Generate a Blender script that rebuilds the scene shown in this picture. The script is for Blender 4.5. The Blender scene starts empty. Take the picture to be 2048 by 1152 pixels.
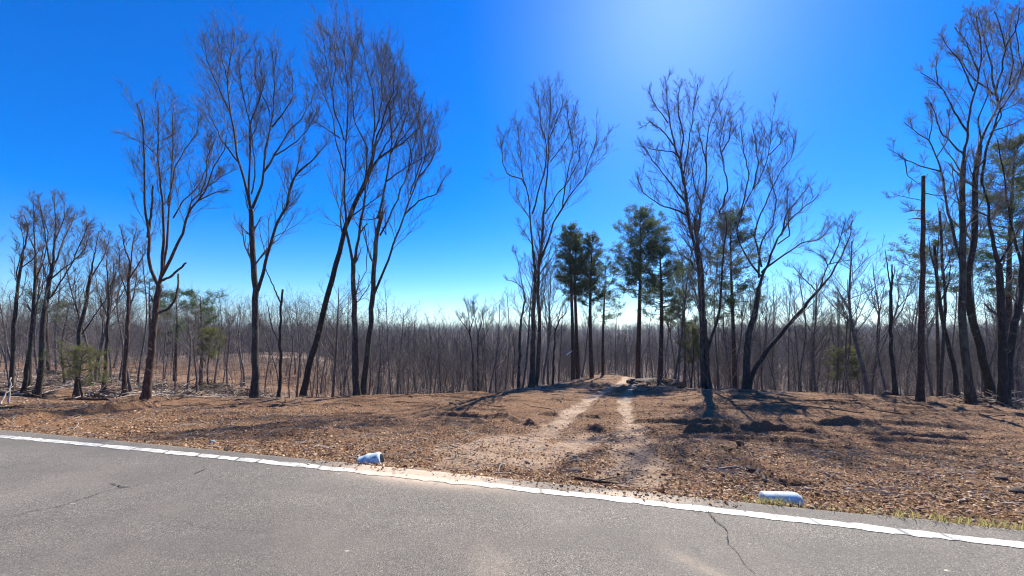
import bpy, math, random
import numpy as np
from mathutils import Vector
R = math.radians
rs = np.random.RandomState(7)
random.seed(7)
scn = bpy.context.scene
COL = scn.collection
F, CX, HY, H = 740.0, 1024.0, 650.0, 1.65      # focal length, centre, horizon row (photo pixels), eye height

# ------------------------------------------------------------------ camera, sky, sun, exposure
cd = bpy.data.cameras.new('camera'); cam = bpy.data.objects.new('camera', cd); COL.objects.link(cam)
cam.location = (0, 0, H); cam.rotation_euler = (R(90), 0, 0)
cd.sensor_width = 36; cd.lens = 36 * F / 2048; cd.shift_y = (HY - 576) / 2048
cd.clip_start = 0.05; cd.clip_end = 6000
scn.camera = cam
HAZE = 0.00022
SUN_EL, SUN_AZ = R(41.5), R(24)                   # azimuth measured from +Y towards +X
w = bpy.data.worlds.new('World'); scn.world = w; w.use_nodes = True
nt = w.node_tree; nt.nodes.clear()
sky = nt.nodes.new('ShaderNodeTexSky'); sky.sky_type = 'NISHITA'; sky.sun_disc = False
sky.sun_elevation = SUN_EL; sky.sun_rotation = SUN_AZ
sky.air_density = 1.0; sky.dust_density = 0.28; sky.ozone_density = 3.0; sky.altitude = 250
hs = nt.nodes.new('ShaderNodeHueSaturation'); hs.inputs['Saturation'].default_value = 1.28
hs.inputs['Hue'].default_value = 0.514
bg = nt.nodes.new('ShaderNodeBackground'); bg.inputs[1].default_value = 0.10
tint = nt.nodes.new('ShaderNodeMix'); tint.data_type = 'RGBA'; tint.blend_type = 'MULTIPLY'; tint.inputs[0].default_value = 1; tint.inputs[7].default_value = (0.62, 0.84, 1.06, 1)
wo = nt.nodes.new('ShaderNodeOutputWorld')
nt.links.new(sky.outputs[0], tint.inputs[6]); nt.links.new(tint.outputs[2], hs.inputs['Color']); nt.links.new(hs.outputs[0], bg.inputs[0]); nt.links.new(bg.outputs[0], wo.inputs[0])
sd = bpy.data.lights.new('sun', 'SUN'); sd.energy = 5.0; sd.angle = R(0.53); sd.color = (1.0, 0.955, 0.88)
sun = bpy.data.objects.new('sun', sd); COL.objects.link(sun)
to_sun = Vector((math.sin(SUN_AZ) * math.cos(SUN_EL), math.cos(SUN_AZ) * math.cos(SUN_EL), math.sin(SUN_EL)))
sun.rotation_euler = to_sun.to_track_quat('Z', 'Y').to_euler(); sun.location = (0, 0, 60)
vs = scn.view_settings; vs.view_transform = 'Standard'; vs.look = 'None'; vs.exposure = 0.95; vs.gamma = 1; vs.use_curve_mapping = False
scn.cycles.use_denoising = True; scn.cycles.denoising_prefilter = 'ACCURATE'; scn.cycles.filter_width = 1.15; scn.cycles.sample_clamp_indirect = 3.0
scn.cycles.max_bounces = 5; scn.cycles.diffuse_bounces = 3; scn.cycles.transparent_max_bounces = 6

# ------------------------------------------------------------------ materials
class Mat:
    def __init__(s, name, rough=0.9, spec=0.3):
        s.m = bpy.data.materials.new(name); s.m.use_nodes = True
        s.nt = s.m.node_tree; s.n = s.nt.nodes; s.b = s.n['Principled BSDF']
        s.b.inputs['Roughness'].default_value = rough
        s.b.inputs['Specular IOR Level'].default_value = spec
        s.tc = s.n.new('ShaderNodeTexCoord'); s.geo = s.n.new('ShaderNodeNewGeometry')
    def link(s, a, b): s.nt.links.new(a, b)
    def mapped(s, scale=(1, 1, 1), rot=(0, 0, 0), world=True):
        mp = s.n.new('ShaderNodeMapping'); mp.inputs['Scale'].default_value = scale; mp.inputs['Rotation'].default_value = rot
        s.link(s.geo.outputs['Position'] if world else s.tc.outputs['Object'], mp.inputs[0]); return mp.outputs[0]
    def noise(s, scale, detail=4, rough=0.6, vec=None, dist=0):
        t = s.n.new('ShaderNodeTexNoise'); t.inputs['Scale'].default_value = scale; t.inputs['Detail'].default_value = detail
        t.inputs['Roughness'].default_value = rough; t.inputs['Distortion'].default_value = dist
        s.link(vec if vec is not None else s.mapped(), t.inputs['Vector']); return t.outputs[0]
    def voro(s, scale, vec=None, feature='F1', out=0):
        t = s.n.new('ShaderNodeTexVoronoi'); t.inputs['Scale'].default_value = scale; t.feature = feature
        s.link(vec if vec is not None else s.mapped(), t.inputs['Vector']); return t.outputs[out]
    def ramp(s, fac, stops):
        r = s.n.new('ShaderNodeValToRGB'); el = r.color_ramp.elements
        while len(el) < len(stops): el.new(0.5)
        for e, (p, c) in zip(el, stops):
            e.position = p; e.color = (c[0], c[1], c[2], 1) if hasattr(c, '__len__') else (c, c, c, 1)
        s.link(fac, r.inputs[0]); return r.outputs[0]
    def mix(s, fac, a, b, mode='MIX'):
        m = s.n.new('ShaderNodeMix'); m.data_type = 'RGBA'; m.blend_type = mode
        for sock, v in ((m.inputs[0], fac), (m.inputs[6], a), (m.inputs[7], b)):
            if hasattr(v, 'is_output') or hasattr(v, 'links'): s.link(v, sock)
            elif hasattr(v, '__len__'): sock.default_value = (*v, 1)
            else: sock.default_value = v if sock.type == 'VALUE' else (v, v, v, 1)
        return m.outputs[2]
    def math(s, op, a, b=None):
        m = s.n.new('ShaderNodeMath'); m.operation = op
        for i, v in enumerate((a, b)):
            if v is None: continue
            if hasattr(v, 'links'): s.link(v, m.inputs[i])
            else: m.inputs[i].default_value = v
        return m.outputs[0]
    def attr(s, name):
        a = s.n.new('ShaderNodeAttribute'); a.attribute_name = name; return a
    def color(s, c):
        if hasattr(c, 'links'): s.link(c, s.b.inputs['Base Color'])
        else: s.b.inputs['Base Color'].default_value = (*c, 1)
    def bump(s, hgt, strength=0.5, dist=0.02):
        b = s.n.new('ShaderNodeBump'); b.inputs['Strength'].default_value = strength; b.inputs['Distance'].default_value = dist
        s.link(hgt, b.inputs['Height']); s.link(b.outputs[0], s.b.inputs['Normal'])

def bark(name, c0, c1, c2, stretch=0.25, lichen=None):
    m = Mat(name, 0.85, 0.25)
    v = m.mapped((1, 1, stretch), world=False)
    n = m.noise(14, 5, 0.65, v)
    c = m.ramp(n, [(0.3, c0), (0.52, c1), (0.72, c2)])
    big = m.noise(1.6, 3, 0.6, m.mapped((1, 1, 0.6), world=False))
    if lichen:
        c = m.mix(m.ramp(big, [(0.52, 0.0), (0.66, 0.75)]), c, lichen)
    m.color(c); m.bump(m.noise(22, 4, 0.7, v), 0.8, 0.03); return m.m
M = {}
M['bark'] = bark('bark', (0.018, 0.014, 0.011), (0.05, 0.038, 0.031), (0.13, 0.105, 0.09), lichen=(0.085, 0.10, 0.06))
M['bark_brown'] = bark('bark_brown', (0.025, 0.016, 0.011), (0.08, 0.047, 0.031), (0.19, 0.13, 0.095))
M['bark_dark'] = bark('bark_dark', (0.012, 0.010, 0.009), (0.03, 0.024, 0.02), (0.075, 0.06, 0.052))
M['pine_bark'] = bark('pine_bark', (0.022, 0.013, 0.010), (0.065, 0.035, 0.026), (0.15, 0.085, 0.06), 0.4)
M['wood_bark'] = bark('wood_bark', (0.05, 0.042, 0.038), (0.12, 0.10, 0.092), (0.27, 0.235, 0.215))
def plain(name, c0, c1, scale=3, rough=0.85):
    m = Mat(name, rough, 0.25); m.color(m.ramp(m.noise(scale, 3), [(0.35, c0), (0.65, c1)])); return m.m
M['twig'] = plain('twig', (0.085, 0.073, 0.064), (0.21, 0.18, 0.155))
M['far_twig'] = plain('far_twig', (0.055, 0.044, 0.038), (0.20, 0.16, 0.135), 0.4)
M['pale_twig'] = plain('pale_twig', (0.16, 0.13, 0.11), (0.42, 0.36, 0.31), 1.5)
M['dead_wood'] = plain('dead_wood', (0.26, 0.2, 0.145), (0.5, 0.42, 0.33), 8)
M['dark_wood'] = plain('dark_wood', (0.04, 0.028, 0.02), (0.13, 0.09, 0.065), 6)
M['cut_wood'] = plain('cut_wood', (0.42, 0.3, 0.17), (0.62, 0.48, 0.3), 10)
M['ribbon'] = plain('ribbon', (0.25, 0.5, 0.75), (0.35, 0.62, 0.85), 10, 0.5)
M['stone'] = plain('stone', (0.3, 0.28, 0.25), (0.62, 0.6, 0.56), 20)
def needles(name, c0, c1):
    m = Mat(name, 0.6, 0.3)
    m.color(m.ramp(m.noise(1.7, 3), [(0.35, c0), (0.65, c1)]))
    m.b.inputs['Transmission Weight'].default_value = 0.0
    tr = m.n.new('ShaderNodeBsdfTranslucent'); tr.inputs[0].default_value = (*[x * 1.6 for x in c1], 1)
    mx = m.n.new('ShaderNodeMixShader'); mx.inputs[0].default_value = 0.35
    out = m.n['Material Output']
    m.link(m.b.outputs[0], mx.inputs[1]); m.link(tr.outputs[0], mx.inputs[2]); m.link(mx.outputs[0], out.inputs[0])
    return m.m
M['needles'] = needles('needles', (0.026, 0.05, 0.018), (0.085, 0.12, 0.04))
M['young_needles'] = needles('young_needles', (0.06, 0.075, 0.018), (0.14, 0.14, 0.04))
M['grass'] = needles('grass_blades', (0.16, 0.16, 0.04), (0.34, 0.30, 0.11))

def litter_mat(name, attr_name='tint'):
    m = Mat(name, 0.75, 0.2)
    a = m.attr(attr_name)
    tr = m.n.new('ShaderNodeBsdfTranslucent'); m.link(a.outputs['Color'], tr.inputs[0])
    m.color(a.outputs['Color'])
    mx = m.n.new('ShaderNodeMixShader'); mx.inputs[0].default_value = 0.22
    m.link(m.b.outputs[0], mx.inputs[1]); m.link(tr.outputs[0], mx.inputs[2]); m.link(mx.outputs[0], m.n['Material Output'].inputs[0])
    return m.m
M['litter'] = litter_mat('dead_leaves')

def ground_mat():
    m = Mat('soil', 0.95, 0.15)
    fine = m.noise(26, 5, 0.7); med = m.noise(2.2, 5, 0.65); big = m.noise(0.16, 4, 0.6)
    c = m.ramp(fine, [(0.28, (0.06, 0.032, 0.017)), (0.45, (0.18, 0.092, 0.045)), (0.6, (0.31, 0.18, 0.095)), (0.78, (0.50, 0.34, 0.205))])
    c = m.mix(m.ramp(med, [(0.38, 0.0), (0.62, 0.6)]), c, (0.17, 0.09, 0.047))
    dirt = m.ramp(m.noise(9, 4), [(0.35, (0.28, 0.16, 0.09)), (0.65, (0.46, 0.31, 0.19))])
    c = m.mix(m.ramp(big, [(0.48, 0.0), (0.7, 0.35)]), c, dirt)
    tk = m.attr('track'); c = m.mix(m.math('MULTIPLY', tk.outputs['Fac'], m.ramp(m.noise(5, 4), [(0.25, 0.35), (0.6, 1.0)])), c,
              m.mix(m.noise(30, 3), (0.40, 0.285, 0.185), (0.64, 0.49, 0.345)))
    fo = m.attr('forest'); fc = m.ramp(m.noise(1.3, 5, 0.7), [(0.3, (0.07, 0.045, 0.03)), (0.55, (0.16, 0.105, 0.07)), (0.75, (0.27, 0.19, 0.13))])
    c = m.mix(m.ramp(m.noise(0.8, 6, 0.75, m.mapped((0.35, 1.0, 1))), [(0.48, 0.0), (0.62, 0.5)]), c, (0.13, 0.075, 0.044))
    c = m.mix(fo.outputs['Fac'], c, fc)
    m.color(c)
    h = m.math('ADD', m.math('MULTIPLY', m.noise(30, 5, 0.75), 1.0), m.math('MULTIPLY', m.voro(16), 0.6))
    m.bump(h, 1.0, 0.035)
    return m.m
M['ground'] = ground_mat()

def asphalt_mat(name='asphalt'):
    m = Mat(name, 0.8, 0.35)
    v = m.voro(165, out=1); bw = m.n.new('ShaderNodeRGBToBW'); m.link(v, bw.inputs[0])
    grit = m.ramp(bw.outputs[0], [(0.12, (0.04, 0.036, 0.031)), (0.45, (0.145, 0.131, 0.112)), (0.8, (0.25, 0.228, 0.195)), (0.97, (0.52, 0.47, 0.40))])
    n = m.noise(260, 2); c = m.mix(m.ramp(n, [(0.35, 0.55), (0.62, 0.0)]), grit, (0.045, 0.043, 0.042))
    wear = m.noise(0.7, 4, 0.55, m.mapped((0.5, 2.0, 1), (0, 0, R(13))))
    c = m.mix(m.ramp(wear, [(0.38, 0.0), (0.62, 0.62)]), c, (0.10, 0.09, 0.08))
    warm = m.noise(0.9, 3); c = m.mix(m.ramp(warm, [(0.45, 0.0), (0.75, 0.28)]), c, (0.25, 0.225, 0.19))
    blot = m.noise(3.1, 5, 0.7); c = m.mix(m.ramp(blot, [(0.30, 0.35), (0.42, 0.0)]), c, (0.05, 0.05, 0.05))
    sp = m.noise(7.0, 3, 0.5, m.mapped((1, 2.2, 1))); c = m.mix(m.ramp(sp, [(0.735, 0.0), (0.76, 0.7)]), c, (0.55, 0.5, 0.4))
    sand = m.attr('sand')
    sm = m.math('MULTIPLY', sand.outputs['Fac'], m.ramp(m.noise(6, 5, 0.7), [(0.32, 0.15), (0.5, 1.0)]))
    sm = m.math('MINIMUM', sm, 1.0)
    c = m.mix(1.0, c, (1.2, 1.13, 1.0), 'MULTIPLY')
    c = m.mix(sm, c, m.mix(m.noise(40, 3), (0.38, 0.27, 0.17), (0.66, 0.52, 0.37)))
    m.color(c); m.bump(m.math('ADD', bw.outputs[0], m.noise(90, 3)), 0.55, 0.006)
    return m.m
M['asphalt'] = asphalt_mat()
def paint_mat():
    m = Mat('worn_paint', 0.6, 0.4)
    grit = m.noise(70, 4, 0.7); wear = m.noise(5, 4, 0.65)
    wv = m.n.new('ShaderNodeTexWave'); wv.inputs['Scale'].default_value = 1.0; wv.inputs['Distortion'].default_value = 2.5; wv.inputs['Detail'].default_value = 2
    wv.bands_direction = 'X'; m.link(m.mapped((1.15, 0.6, 1), (0, 0, R(-8))), wv.inputs[0])
    f = m.ramp(m.math('ADD', m.math('MULTIPLY', grit, 0.55), m.math('MULTIPLY', wear, 0.55)), [(0.53, 0.0), (0.65, 0.9)])
    c = m.mix(f, m.mix(m.noise(12), (0.56, 0.53, 0.43), (0.70, 0.67, 0.56)), (0.28, 0.26, 0.22))
    c = m.mix(m.math('MULTIPLY', m.ramp(wv.outputs[0], [(0.02, 0.85), (0.05, 0.0)]), m.ramp(m.noise(2.3, 3), [(0.42, 0.1), (0.58, 1.0)])), c, (0.09, 0.08, 0.07))
    sand = m.attr('sand'); c = m.mix(m.math('MULTIPLY', sand.outputs['Fac'], 0.75), c, (0.60, 0.46, 0.31))
    m.color(c); m.bump(grit, 0.5, 0.004); return m.m
M['paint'] = paint_mat()
def pipe_mat():
    m = Mat('pipe_plastic', 0.6, 0.3)
    c = m.mix(m.ramp(m.noise(6, 4), [(0.45, 0.0), (0.75, 0.5)]), (0.52, 0.62, 0.62), (0.60, 0.64, 0.60))
    c = m.mix(m.ramp(m.noise(25, 4), [(0.5, 0.0), (0.66, 0.7)]), c, (0.30, 0.24, 0.18))
    m.color(c); return m.m
M['pipe'] = pipe_mat()
M['hole_shade'] = plain('painted_inner_shade', (0.01, 0.01, 0.01), (0.02, 0.02, 0.02))  # near-black colour that paints in the shade of the pipe mouth
M['crack'] = plain('crack_dark', (0.02, 0.02, 0.02), (0.04, 0.038, 0.035), 20)

# ------------------------------------------------------------------ mesh helpers
def mesh_from(name, V, faces, mat, smooth=False, cols=None, attrs=None):
    V = np.asarray(V, np.float32).reshape(-1, 3)
    me = bpy.data.meshes.new(name)
    me.vertices.add(len(V)); me.vertices.foreach_set('co', V.ravel())
    fs = [np.asarray(f, np.int32) for f in faces if len(f)]
    nl = sum(f.size for f in fs); npoly = sum(len(f) for f in fs)
    me.loops.add(nl); me.loops.foreach_set('vertex_index', np.concatenate([f.ravel() for f in fs]))
    starts = []; o = 0
    for f in fs:
        starts.append(o + np.arange(len(f)) * f.shape[1]); o += f.size
    me.polygons.add(npoly); me.polygons.foreach_set('loop_start', np.concatenate(starts).astype(np.int32))
    if smooth: me.polygons.foreach_set('use_smooth', np.ones(npoly, bool))
    me.update(calc_edges=True)
    me.materials.append(mat)
    if cols is not None:
        a = me.attributes.new('tint', 'FLOAT_COLOR', 'POINT'); a.data.foreach_set('color', np.asarray(cols, np.float32).ravel())
    for k, v in (attrs or {}).items():
        a = me.attributes.new(k, 'FLOAT', 'POINT'); a.data.foreach_set('value', np.asarray(v, np.float32).ravel())
    return me

class Tubes:
    def __init__(s): s.g = {}
    def add(s, P, Rr, sides=4):                    # P (M,N,3)  Rr (M,N)
        P = np.asarray(P, float); Rr = np.asarray(Rr, float)
        if P.ndim == 2: P = P[None]; Rr = Rr[None]
        if len(P): s.g.setdefault((P.shape[1], sides), []).append((P, Rr))
    def data(s, off=(0, 0, 0)):
        VV, FF, base = [], [], 0
        for (N, S), lst in s.g.items():
            P = np.concatenate([a for a, b in lst]); Rr = np.concatenate([b for a, b in lst]); Mn = len(P)
            T = np.gradient(P, axis=1); T /= np.linalg.norm(T, axis=2, keepdims=True) + 1e-9
            D = P[:, -1] - P[:, 0]; D /= np.linalg.norm(D, axis=1, keepdims=True) + 1e-9
            ref = np.where(np.abs(D[:, 2:3]) > 0.8, np.array([[1.0, 0.1, 0]]), np.array([[0.05, 0.05, 1.0]]))
            A = np.cross(T, ref[:, None, :]); A /= np.linalg.norm(A, axis=2, keepdims=True) + 1e-9
            B = np.cross(T, A)
            an = np.arange(S) * 2 * math.pi / S
            rr = Rr[:, :, None, None]
            if S >= 8:
                ph = np.sin(an[None, None] * 3 + np.arange(N)[None, :, None] * 0.35) * 0.06 + rs.uniform(-0.05, 0.05, (Mn, N, S))
                rr = rr * (1 + ph[..., None])
            V = P[:, :, None] + rr * (np.cos(an)[None, None, :, None] * A[:, :, None] + np.sin(an)[None, None, :, None] * B[:, :, None])
            VV.append(V.reshape(-1, 3))
            i = np.arange(Mn)[:, None, None] * N * S + np.arange(N - 1)[None, :, None] * S
            k = np.arange(S)[None, None]; k2 = (k + 1) % S
            FF.append(np.stack([i + k, i + k2, i + k2 + S, i + k + S], -1).reshape(-1, 4) + base)
            e = (np.arange(Mn)[:, None] * N * S + (N - 1) * S + np.arange(S)[None]) + base    # end cap
            if S == 3: pass
            elif S == 4: FF.append(e)
            else:
                s.caps = getattr(s, 'caps', [])
                FF.append(np.stack([e[:, 0:1].repeat(S - 2, 1), e[:, 1:-1], e[:, 2:]], -1).reshape(-1, 3))
            base += Mn * N * S
        V = np.concatenate(VV) - np.asarray(off)
        q = [f for f in FF if f.shape[1] == 4]; t = [f for f in FF if f.shape[1] == 3]
        return V, ([np.concatenate(q)] if q else []) + ([np.concatenate(t)] if t else [])
    def mesh(s, name, mat, off=(0, 0, 0), smooth=True):
        V, Fc = s.data(off); return mesh_from(name, V, Fc, mat, smooth)

def resample(P, n):
    P = np.asarray(P, float); d = np.r_[0, np.cumsum(np.linalg.norm(np.diff(P, axis=0), axis=1))]
    t = np.linspace(0, d[-1], n); return np.stack([np.interp(t, d, P[:, i]) for i in range(P.shape[1])], 1)

def grow(P, Rr, K, t0, t1, lfac, ang=(25, 50), up=0.25, n=4, rfac=0.55, wig=0.18, rmin=0.007, lmin=0.25, taper=0.35, rng=rs, lmax=99):
    Mn, N, _ = P.shape
    L = np.linalg.norm(np.diff(P, axis=1), axis=2).sum(1)
    t = t0 + (t1 - t0) * (np.arange(K)[None] + rng.uniform(0, 1, (Mn, K))) / K
    x = t * (N - 1); i = np.minimum(x.astype(int), N - 2); f = (x - i)[..., None]; m = np.arange(Mn)[:, None]
    p = P[m, i] * (1 - f) + P[m, i + 1] * f; tg = P[m, i + 1] - P[m, i]; tg /= np.linalg.norm(tg, axis=2, keepdims=True) + 1e-9
    r = (Rr[m, i] * (1 - f[..., 0]) + Rr[m, i + 1] * f[..., 0])
    p = p.reshape(-1, 3); tg = tg.reshape(-1, 3); r = r.ravel(); tt = t.ravel(); LL = np.repeat(L, K)
    q = rng.normal(size=p.shape); q -= (q * tg).sum(1, keepdims=True) * tg; q /= np.linalg.norm(q, axis=1, keepdims=True) + 1e-9
    a = np.radians(rng.uniform(ang[0], ang[1], len(p)))[:, None]
    d = tg * np.cos(a) + q * np.sin(a)
    ln = np.clip(LL * lfac * (1.25 - 0.8 * tt) * rng.uniform(0.55, 1.35, len(p)), lmin, lmax)
    pts = [p]; st = (ln / (n - 1))[:, None]
    for k in range(n - 1):
        d = d + rng.normal(size=d.shape) * wig + np.array([0, 0, up]); d /= np.linalg.norm(d, axis=1, keepdims=True)
        pts.append(pts[-1] + d * st)
    C = np.stack(pts, 1)
    r0 = np.maximum(r * rfac * rng.uniform(0.7, 1.1, len(r)), rmin)
    return C, r0[:, None] * np.linspace(1, taper, n)[None]

# ------------------------------------------------------------------ object helpers
def put(name, me, parent=None, loc=None):
    o = bpy.data.objects.new(name, me); COL.objects.link(o)
    if parent is not None: o.parent = parent
    if loc is not None: o.location = loc
    return o
def tag(o, label=None, cat=None, group=None, kind=None):
    if label: o['label'] = label
    if cat: o['category'] = cat
    if group: o['group'] = group
    if kind: o['kind'] = kind
    return o
def thing(name, loc, label, cat, group=None, rz=0):
    o = bpy.data.objects.new(name, None); COL.objects.link(o); o.location = loc; o.rotation_euler = (0, 0, rz); o.empty_display_size = 0.2
    return tag(o, label, cat, group)

# ------------------------------------------------------------------ terrain
def hash2(ix, iy, seed):
    n = (ix.astype(np.int64) * 374761393 + iy.astype(np.int64) * 668265263 + seed * 974711) & 0x7fffffff
    n = ((n ^ (n >> 13)) * 1274126177) & 0x7fffffff
    return ((n ^ (n >> 16)) & 0xffff) / 65535.0
def vnoise(x, y, seed=0):
    ix = np.floor(x); iy = np.floor(y); fx = x - ix; fy = y - iy; fx = fx * fx * (3 - 2 * fx); fy = fy * fy * (3 - 2 * fy)
    a = hash2(ix, iy, seed); b = hash2(ix + 1, iy, seed); c = hash2(ix, iy + 1, seed); d = hash2(ix + 1, iy + 1, seed)
    return (a * (1 - fx) + b * fx) * (1 - fy) + (c * (1 - fx) + d * fx) * fy - 0.5
def fbm(x, y, sc, octv=4, seed=0):
    v = 0; am = 1.0
    for k in range(octv):
        v = v + am * vnoise(x * sc, y * sc, seed + k * 17); sc *= 2.03; am *= 0.5
    return v
def sstep(a, b, x):
    t = np.clip((x - a) / (b - a), 0, 1); return t * t * (3 - 2 * t)
def unproj0(pts):
    return np.array([((px - CX) * (H / (py - HY)), F * H / (py - HY)) for px, py in pts])
LP = unproj0([(0, 873), (660, 938), (1018, 974), (2048, 1092)])
EP = unproj0([(0, 857), (660, 919), (1018, 955), (1500, 1003), (2048, 1056)])
lc = np.polyfit(LP[:, 0], LP[:, 1], 2); ec = np.polyfit(EP[:, 0], EP[:, 1], 2)
def curve(c, X, lo=-9.0, hi=5.5):
    X = np.asarray(X, float); Xc = np.clip(X, lo, hi); return np.polyval(c, Xc) + (2 * c[0] * Xc + c[1]) * (X - Xc)
lineY = lambda X: curve(lc, X)
edgeY = lambda X: curve(ec, X)

TY = np.array([6, 10, 14, 20, 25, 30, 37, 46, 58, 72, 90, 120, 170, 250, 400, 520, 800, 3000.])
def zc(*ys): return ys
TC = {  # image row at which the bare surface of each azimuth column would appear at the distances TY
 -900: (800, 790, 788, 780, 765, 752, 742, 734, 728, 722, 718, 712, 705, 700, 672, 668, 664, 655),
 0:    (930, 845, 822, 800, 778, 762, 745, 730, 722, 716, 712, 712, 716, 712, 670, 668, 664, 655),
 250:  (930, 850, 825, 800, 780, 766, 752, 735, 724, 718, 714, 716, 722, 715, 670, 668, 664, 655),
 450:  (930, 855, 825, 797, 796, 790, 782, 762, 735, 714, 712, 726, 726, 715, 670, 668, 664, 655),
 620:  (930, 858, 823, 792, 818, 815, 800, 780, 748, 706, 700, 730, 728, 715, 670, 668, 664, 655),
 760:  (935, 862, 822, 788, 822, 838, 838, 825, 805, 780, 760, 750, 735, 715, 671, 668, 664, 655),
 950:  (940, 865, 818, 785, 816, 842, 850, 850, 838, 818, 795, 770, 742, 715, 671, 668, 664, 655),
 1050: (945, 868, 818, 786, 774, 786, 815, 835, 832, 815, 793, 770, 742, 715, 671, 668, 664, 655),
 1120: (945, 868, 818, 788, 774, 764, 758, 775, 800, 805, 793, 770, 742, 715, 671, 668, 664, 655),
 1230: (950, 870, 820, 790, 775, 764, 754, 744, 760, 785, 785, 768, 742, 715, 671, 668, 664, 655),
 1330: (950, 870, 820, 788, 772, 762, 766, 785, 795, 795, 785, 768, 742, 715, 671, 668, 664, 655),
 1420: (955, 872, 820, 776, 790, 812, 830, 830, 820, 805, 788, 768, 742, 715, 671, 668, 664, 655),
 1700: (970, 880, 822, 785, 812, 840, 850, 845, 830, 808, 788, 768, 742, 715, 671, 668, 664, 655),
 2050: (990, 890, 840, 800, 812, 822, 826, 820, 812, 800, 785, 768, 742, 715, 671, 668, 664, 655),
 2900: (1010, 900, 850, 810, 808, 806, 806, 806, 802, 796, 785, 768, 742, 715, 671, 668, 664, 655)}
cols_px = np.array(sorted(TC)); TAB = np.array([[H - (y - HY) / F * Y for y, Y in zip(TC[c], TY)] for c in cols_px])
# densify with smooth interpolation
gx = np.linspace(-900, 2900, 153); gl = np.linspace(math.log(6), math.log(3000), 160)
G1 = np.stack([np.interp(gl, np.log(TY), TAB[i]) for i in range(len(cols_px))])
G = np.stack([np.interp(gx, cols_px, G1[:, j]) for j in range(len(gl))], 1)
def blur(A, ax, k):
    ker = np.hanning(k + 2)[1:-1]; ker /= ker.sum(); pad = [(0, 0), (0, 0)]; pad[ax] = (k // 2, k // 2)
    return np.apply_along_axis(lambda v: np.convolve(v, ker, 'valid'), ax, np.pad(A, pad, 'edge'))
G = blur(G, 0, 5); G = blur(G, 1, 5)
def base_z(X, Y):
    X = np.asarray(X, float); Y = np.asarray(Y, float)
    Yc = np.clip(Y, 6, 2999); px = np.clip(CX + F * X / Yc, -899, 2899)
    u = (px + 900) / 3800 * 152; v = (np.log(Yc) - math.log(6)) / (math.log(3000) - math.log(6)) * 159
    i = np.clip(u.astype(int), 0, 151); j = np.clip(v.astype(int), 0, 158); fu = u - i; fv = v - j
    zt = (G[i, j] * (1 - fu) + G[i + 1, j] * fu) * (1 - fv) + (G[i, j + 1] * (1 - fu) + G[i + 1, j + 1] * fu) * fv
    d = (Y - edgeY(X)) * 0.973
    zn = np.where(d < 0, -0.06, -0.035 - 0.10 * sstep(0.02, 0.45, d) - 0.142 * np.clip(d - 0.3, 0, 40))
    wgt = sstep(3.0, 9.0, d)
    return zn * (1 - wgt) + zt * wgt
def img2ground(px, py, zf=base_z):
    """first hit of the sight line through a photo pixel with the land"""
    Y = np.exp(np.linspace(math.log(3.2), math.log(900), 1500)); X = (px - CX) / F * Y; zr = H - (py - HY) / F * Y
    h = np.where(zr <= zf(X, Y))[0]
    k = h[0] if len(h) else -1
    return X[k], Y[k]
# ruts, berms and tracks
def seg_dist(X, Y, P):
    best = np.full(X.shape, 1e9); tt = np.zeros(X.shape)
    for a, b in zip(P[:-1], P[1:]):
        ab = b - a; t = np.clip(((X - a[0]) * ab[0] + (Y - a[1]) * ab[1]) / (ab @ ab + 1e-9), 0, 1)
        dd = np.hypot(X - a[0] - t * ab[0], Y - a[1] - t * ab[1]); k = dd < best; best = np.where(k, dd, best)
    return best
def gl_(pts): return np.array([img2ground(*p) for p in pts])
BERMS = [(p, hh, wd) for p, hh, wd in [
 ([(890, 816), (950, 818), (1010, 822)], .13, .16), ([(900, 830), (960, 834), (1010, 832), (1060, 850)], .16, .18),
 ([(890, 838), (960, 840), (1020, 848)], .12, .15), ([(1010, 846), (1060, 850), (1110, 852)], .12, .16),
 ([(1090, 830), (1125, 832)], .10, .14), ([(1150, 832), (1195, 836)], .12, .15), ([(1155, 858), (1210, 864)], .17, .2),
 ([(1275, 842), (1360, 844), (1460, 850)], .12, .18), ([(1380, 862), (1450, 864), (1530, 862), (1620, 866)], .2, .2),
 ([(1610, 858), (1640, 870)], .18, .2), ([(1650, 845), (1760, 846), (1900, 852)], .14, .16), ([(1730, 870), (1830, 874), (1930, 880)], .17, .18),
 ([(1990, 825), (2048, 828)], .16, .2), ([(1760, 822), (1860, 822), (2000, 824)], .09, .13), ([(1960, 885), (2048, 888)], .14, .15),
 ([(0, 852), (60, 838), (150, 824), (260, 816), (330, 812)], .16, .2), ([(60, 856), (130, 840), (200, 828)], .12, .18),
 ([(180, 818), (300, 812), (420, 810)], .1, .15), ([(420, 800), (520, 800), (600, 797)], .08, .12), ([(380, 838), (450, 832)], .1, .2),
 ([(500, 868), (600, 872), (690, 866)], .1, .25), ([(700, 842), (780, 846)], .1, .2), ([(650, 812), (760, 808), (860, 806)], .1, .14),
 ([(1300, 812), (1400, 818), (1500, 815)], .08, .14), ([(1560, 800), (1680, 803), (1800, 800)], .07, .12), ([(760, 795), (860, 792), (1000, 800)], .09, .12),
 ([(1180, 876), (1260, 884), (1330, 880)], .06, .12), ([(1430, 895), (1500, 905)], .12, .15), ([(1480, 902), (1505, 925), (1530, 950)], .12, .1)]]
BERMS = [(gl_(p), h_ * (1.5 if p[-1][0] - p[0][0] > 140 else .85), w_ * .85) for p, h_, w_ in BERMS]
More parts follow.
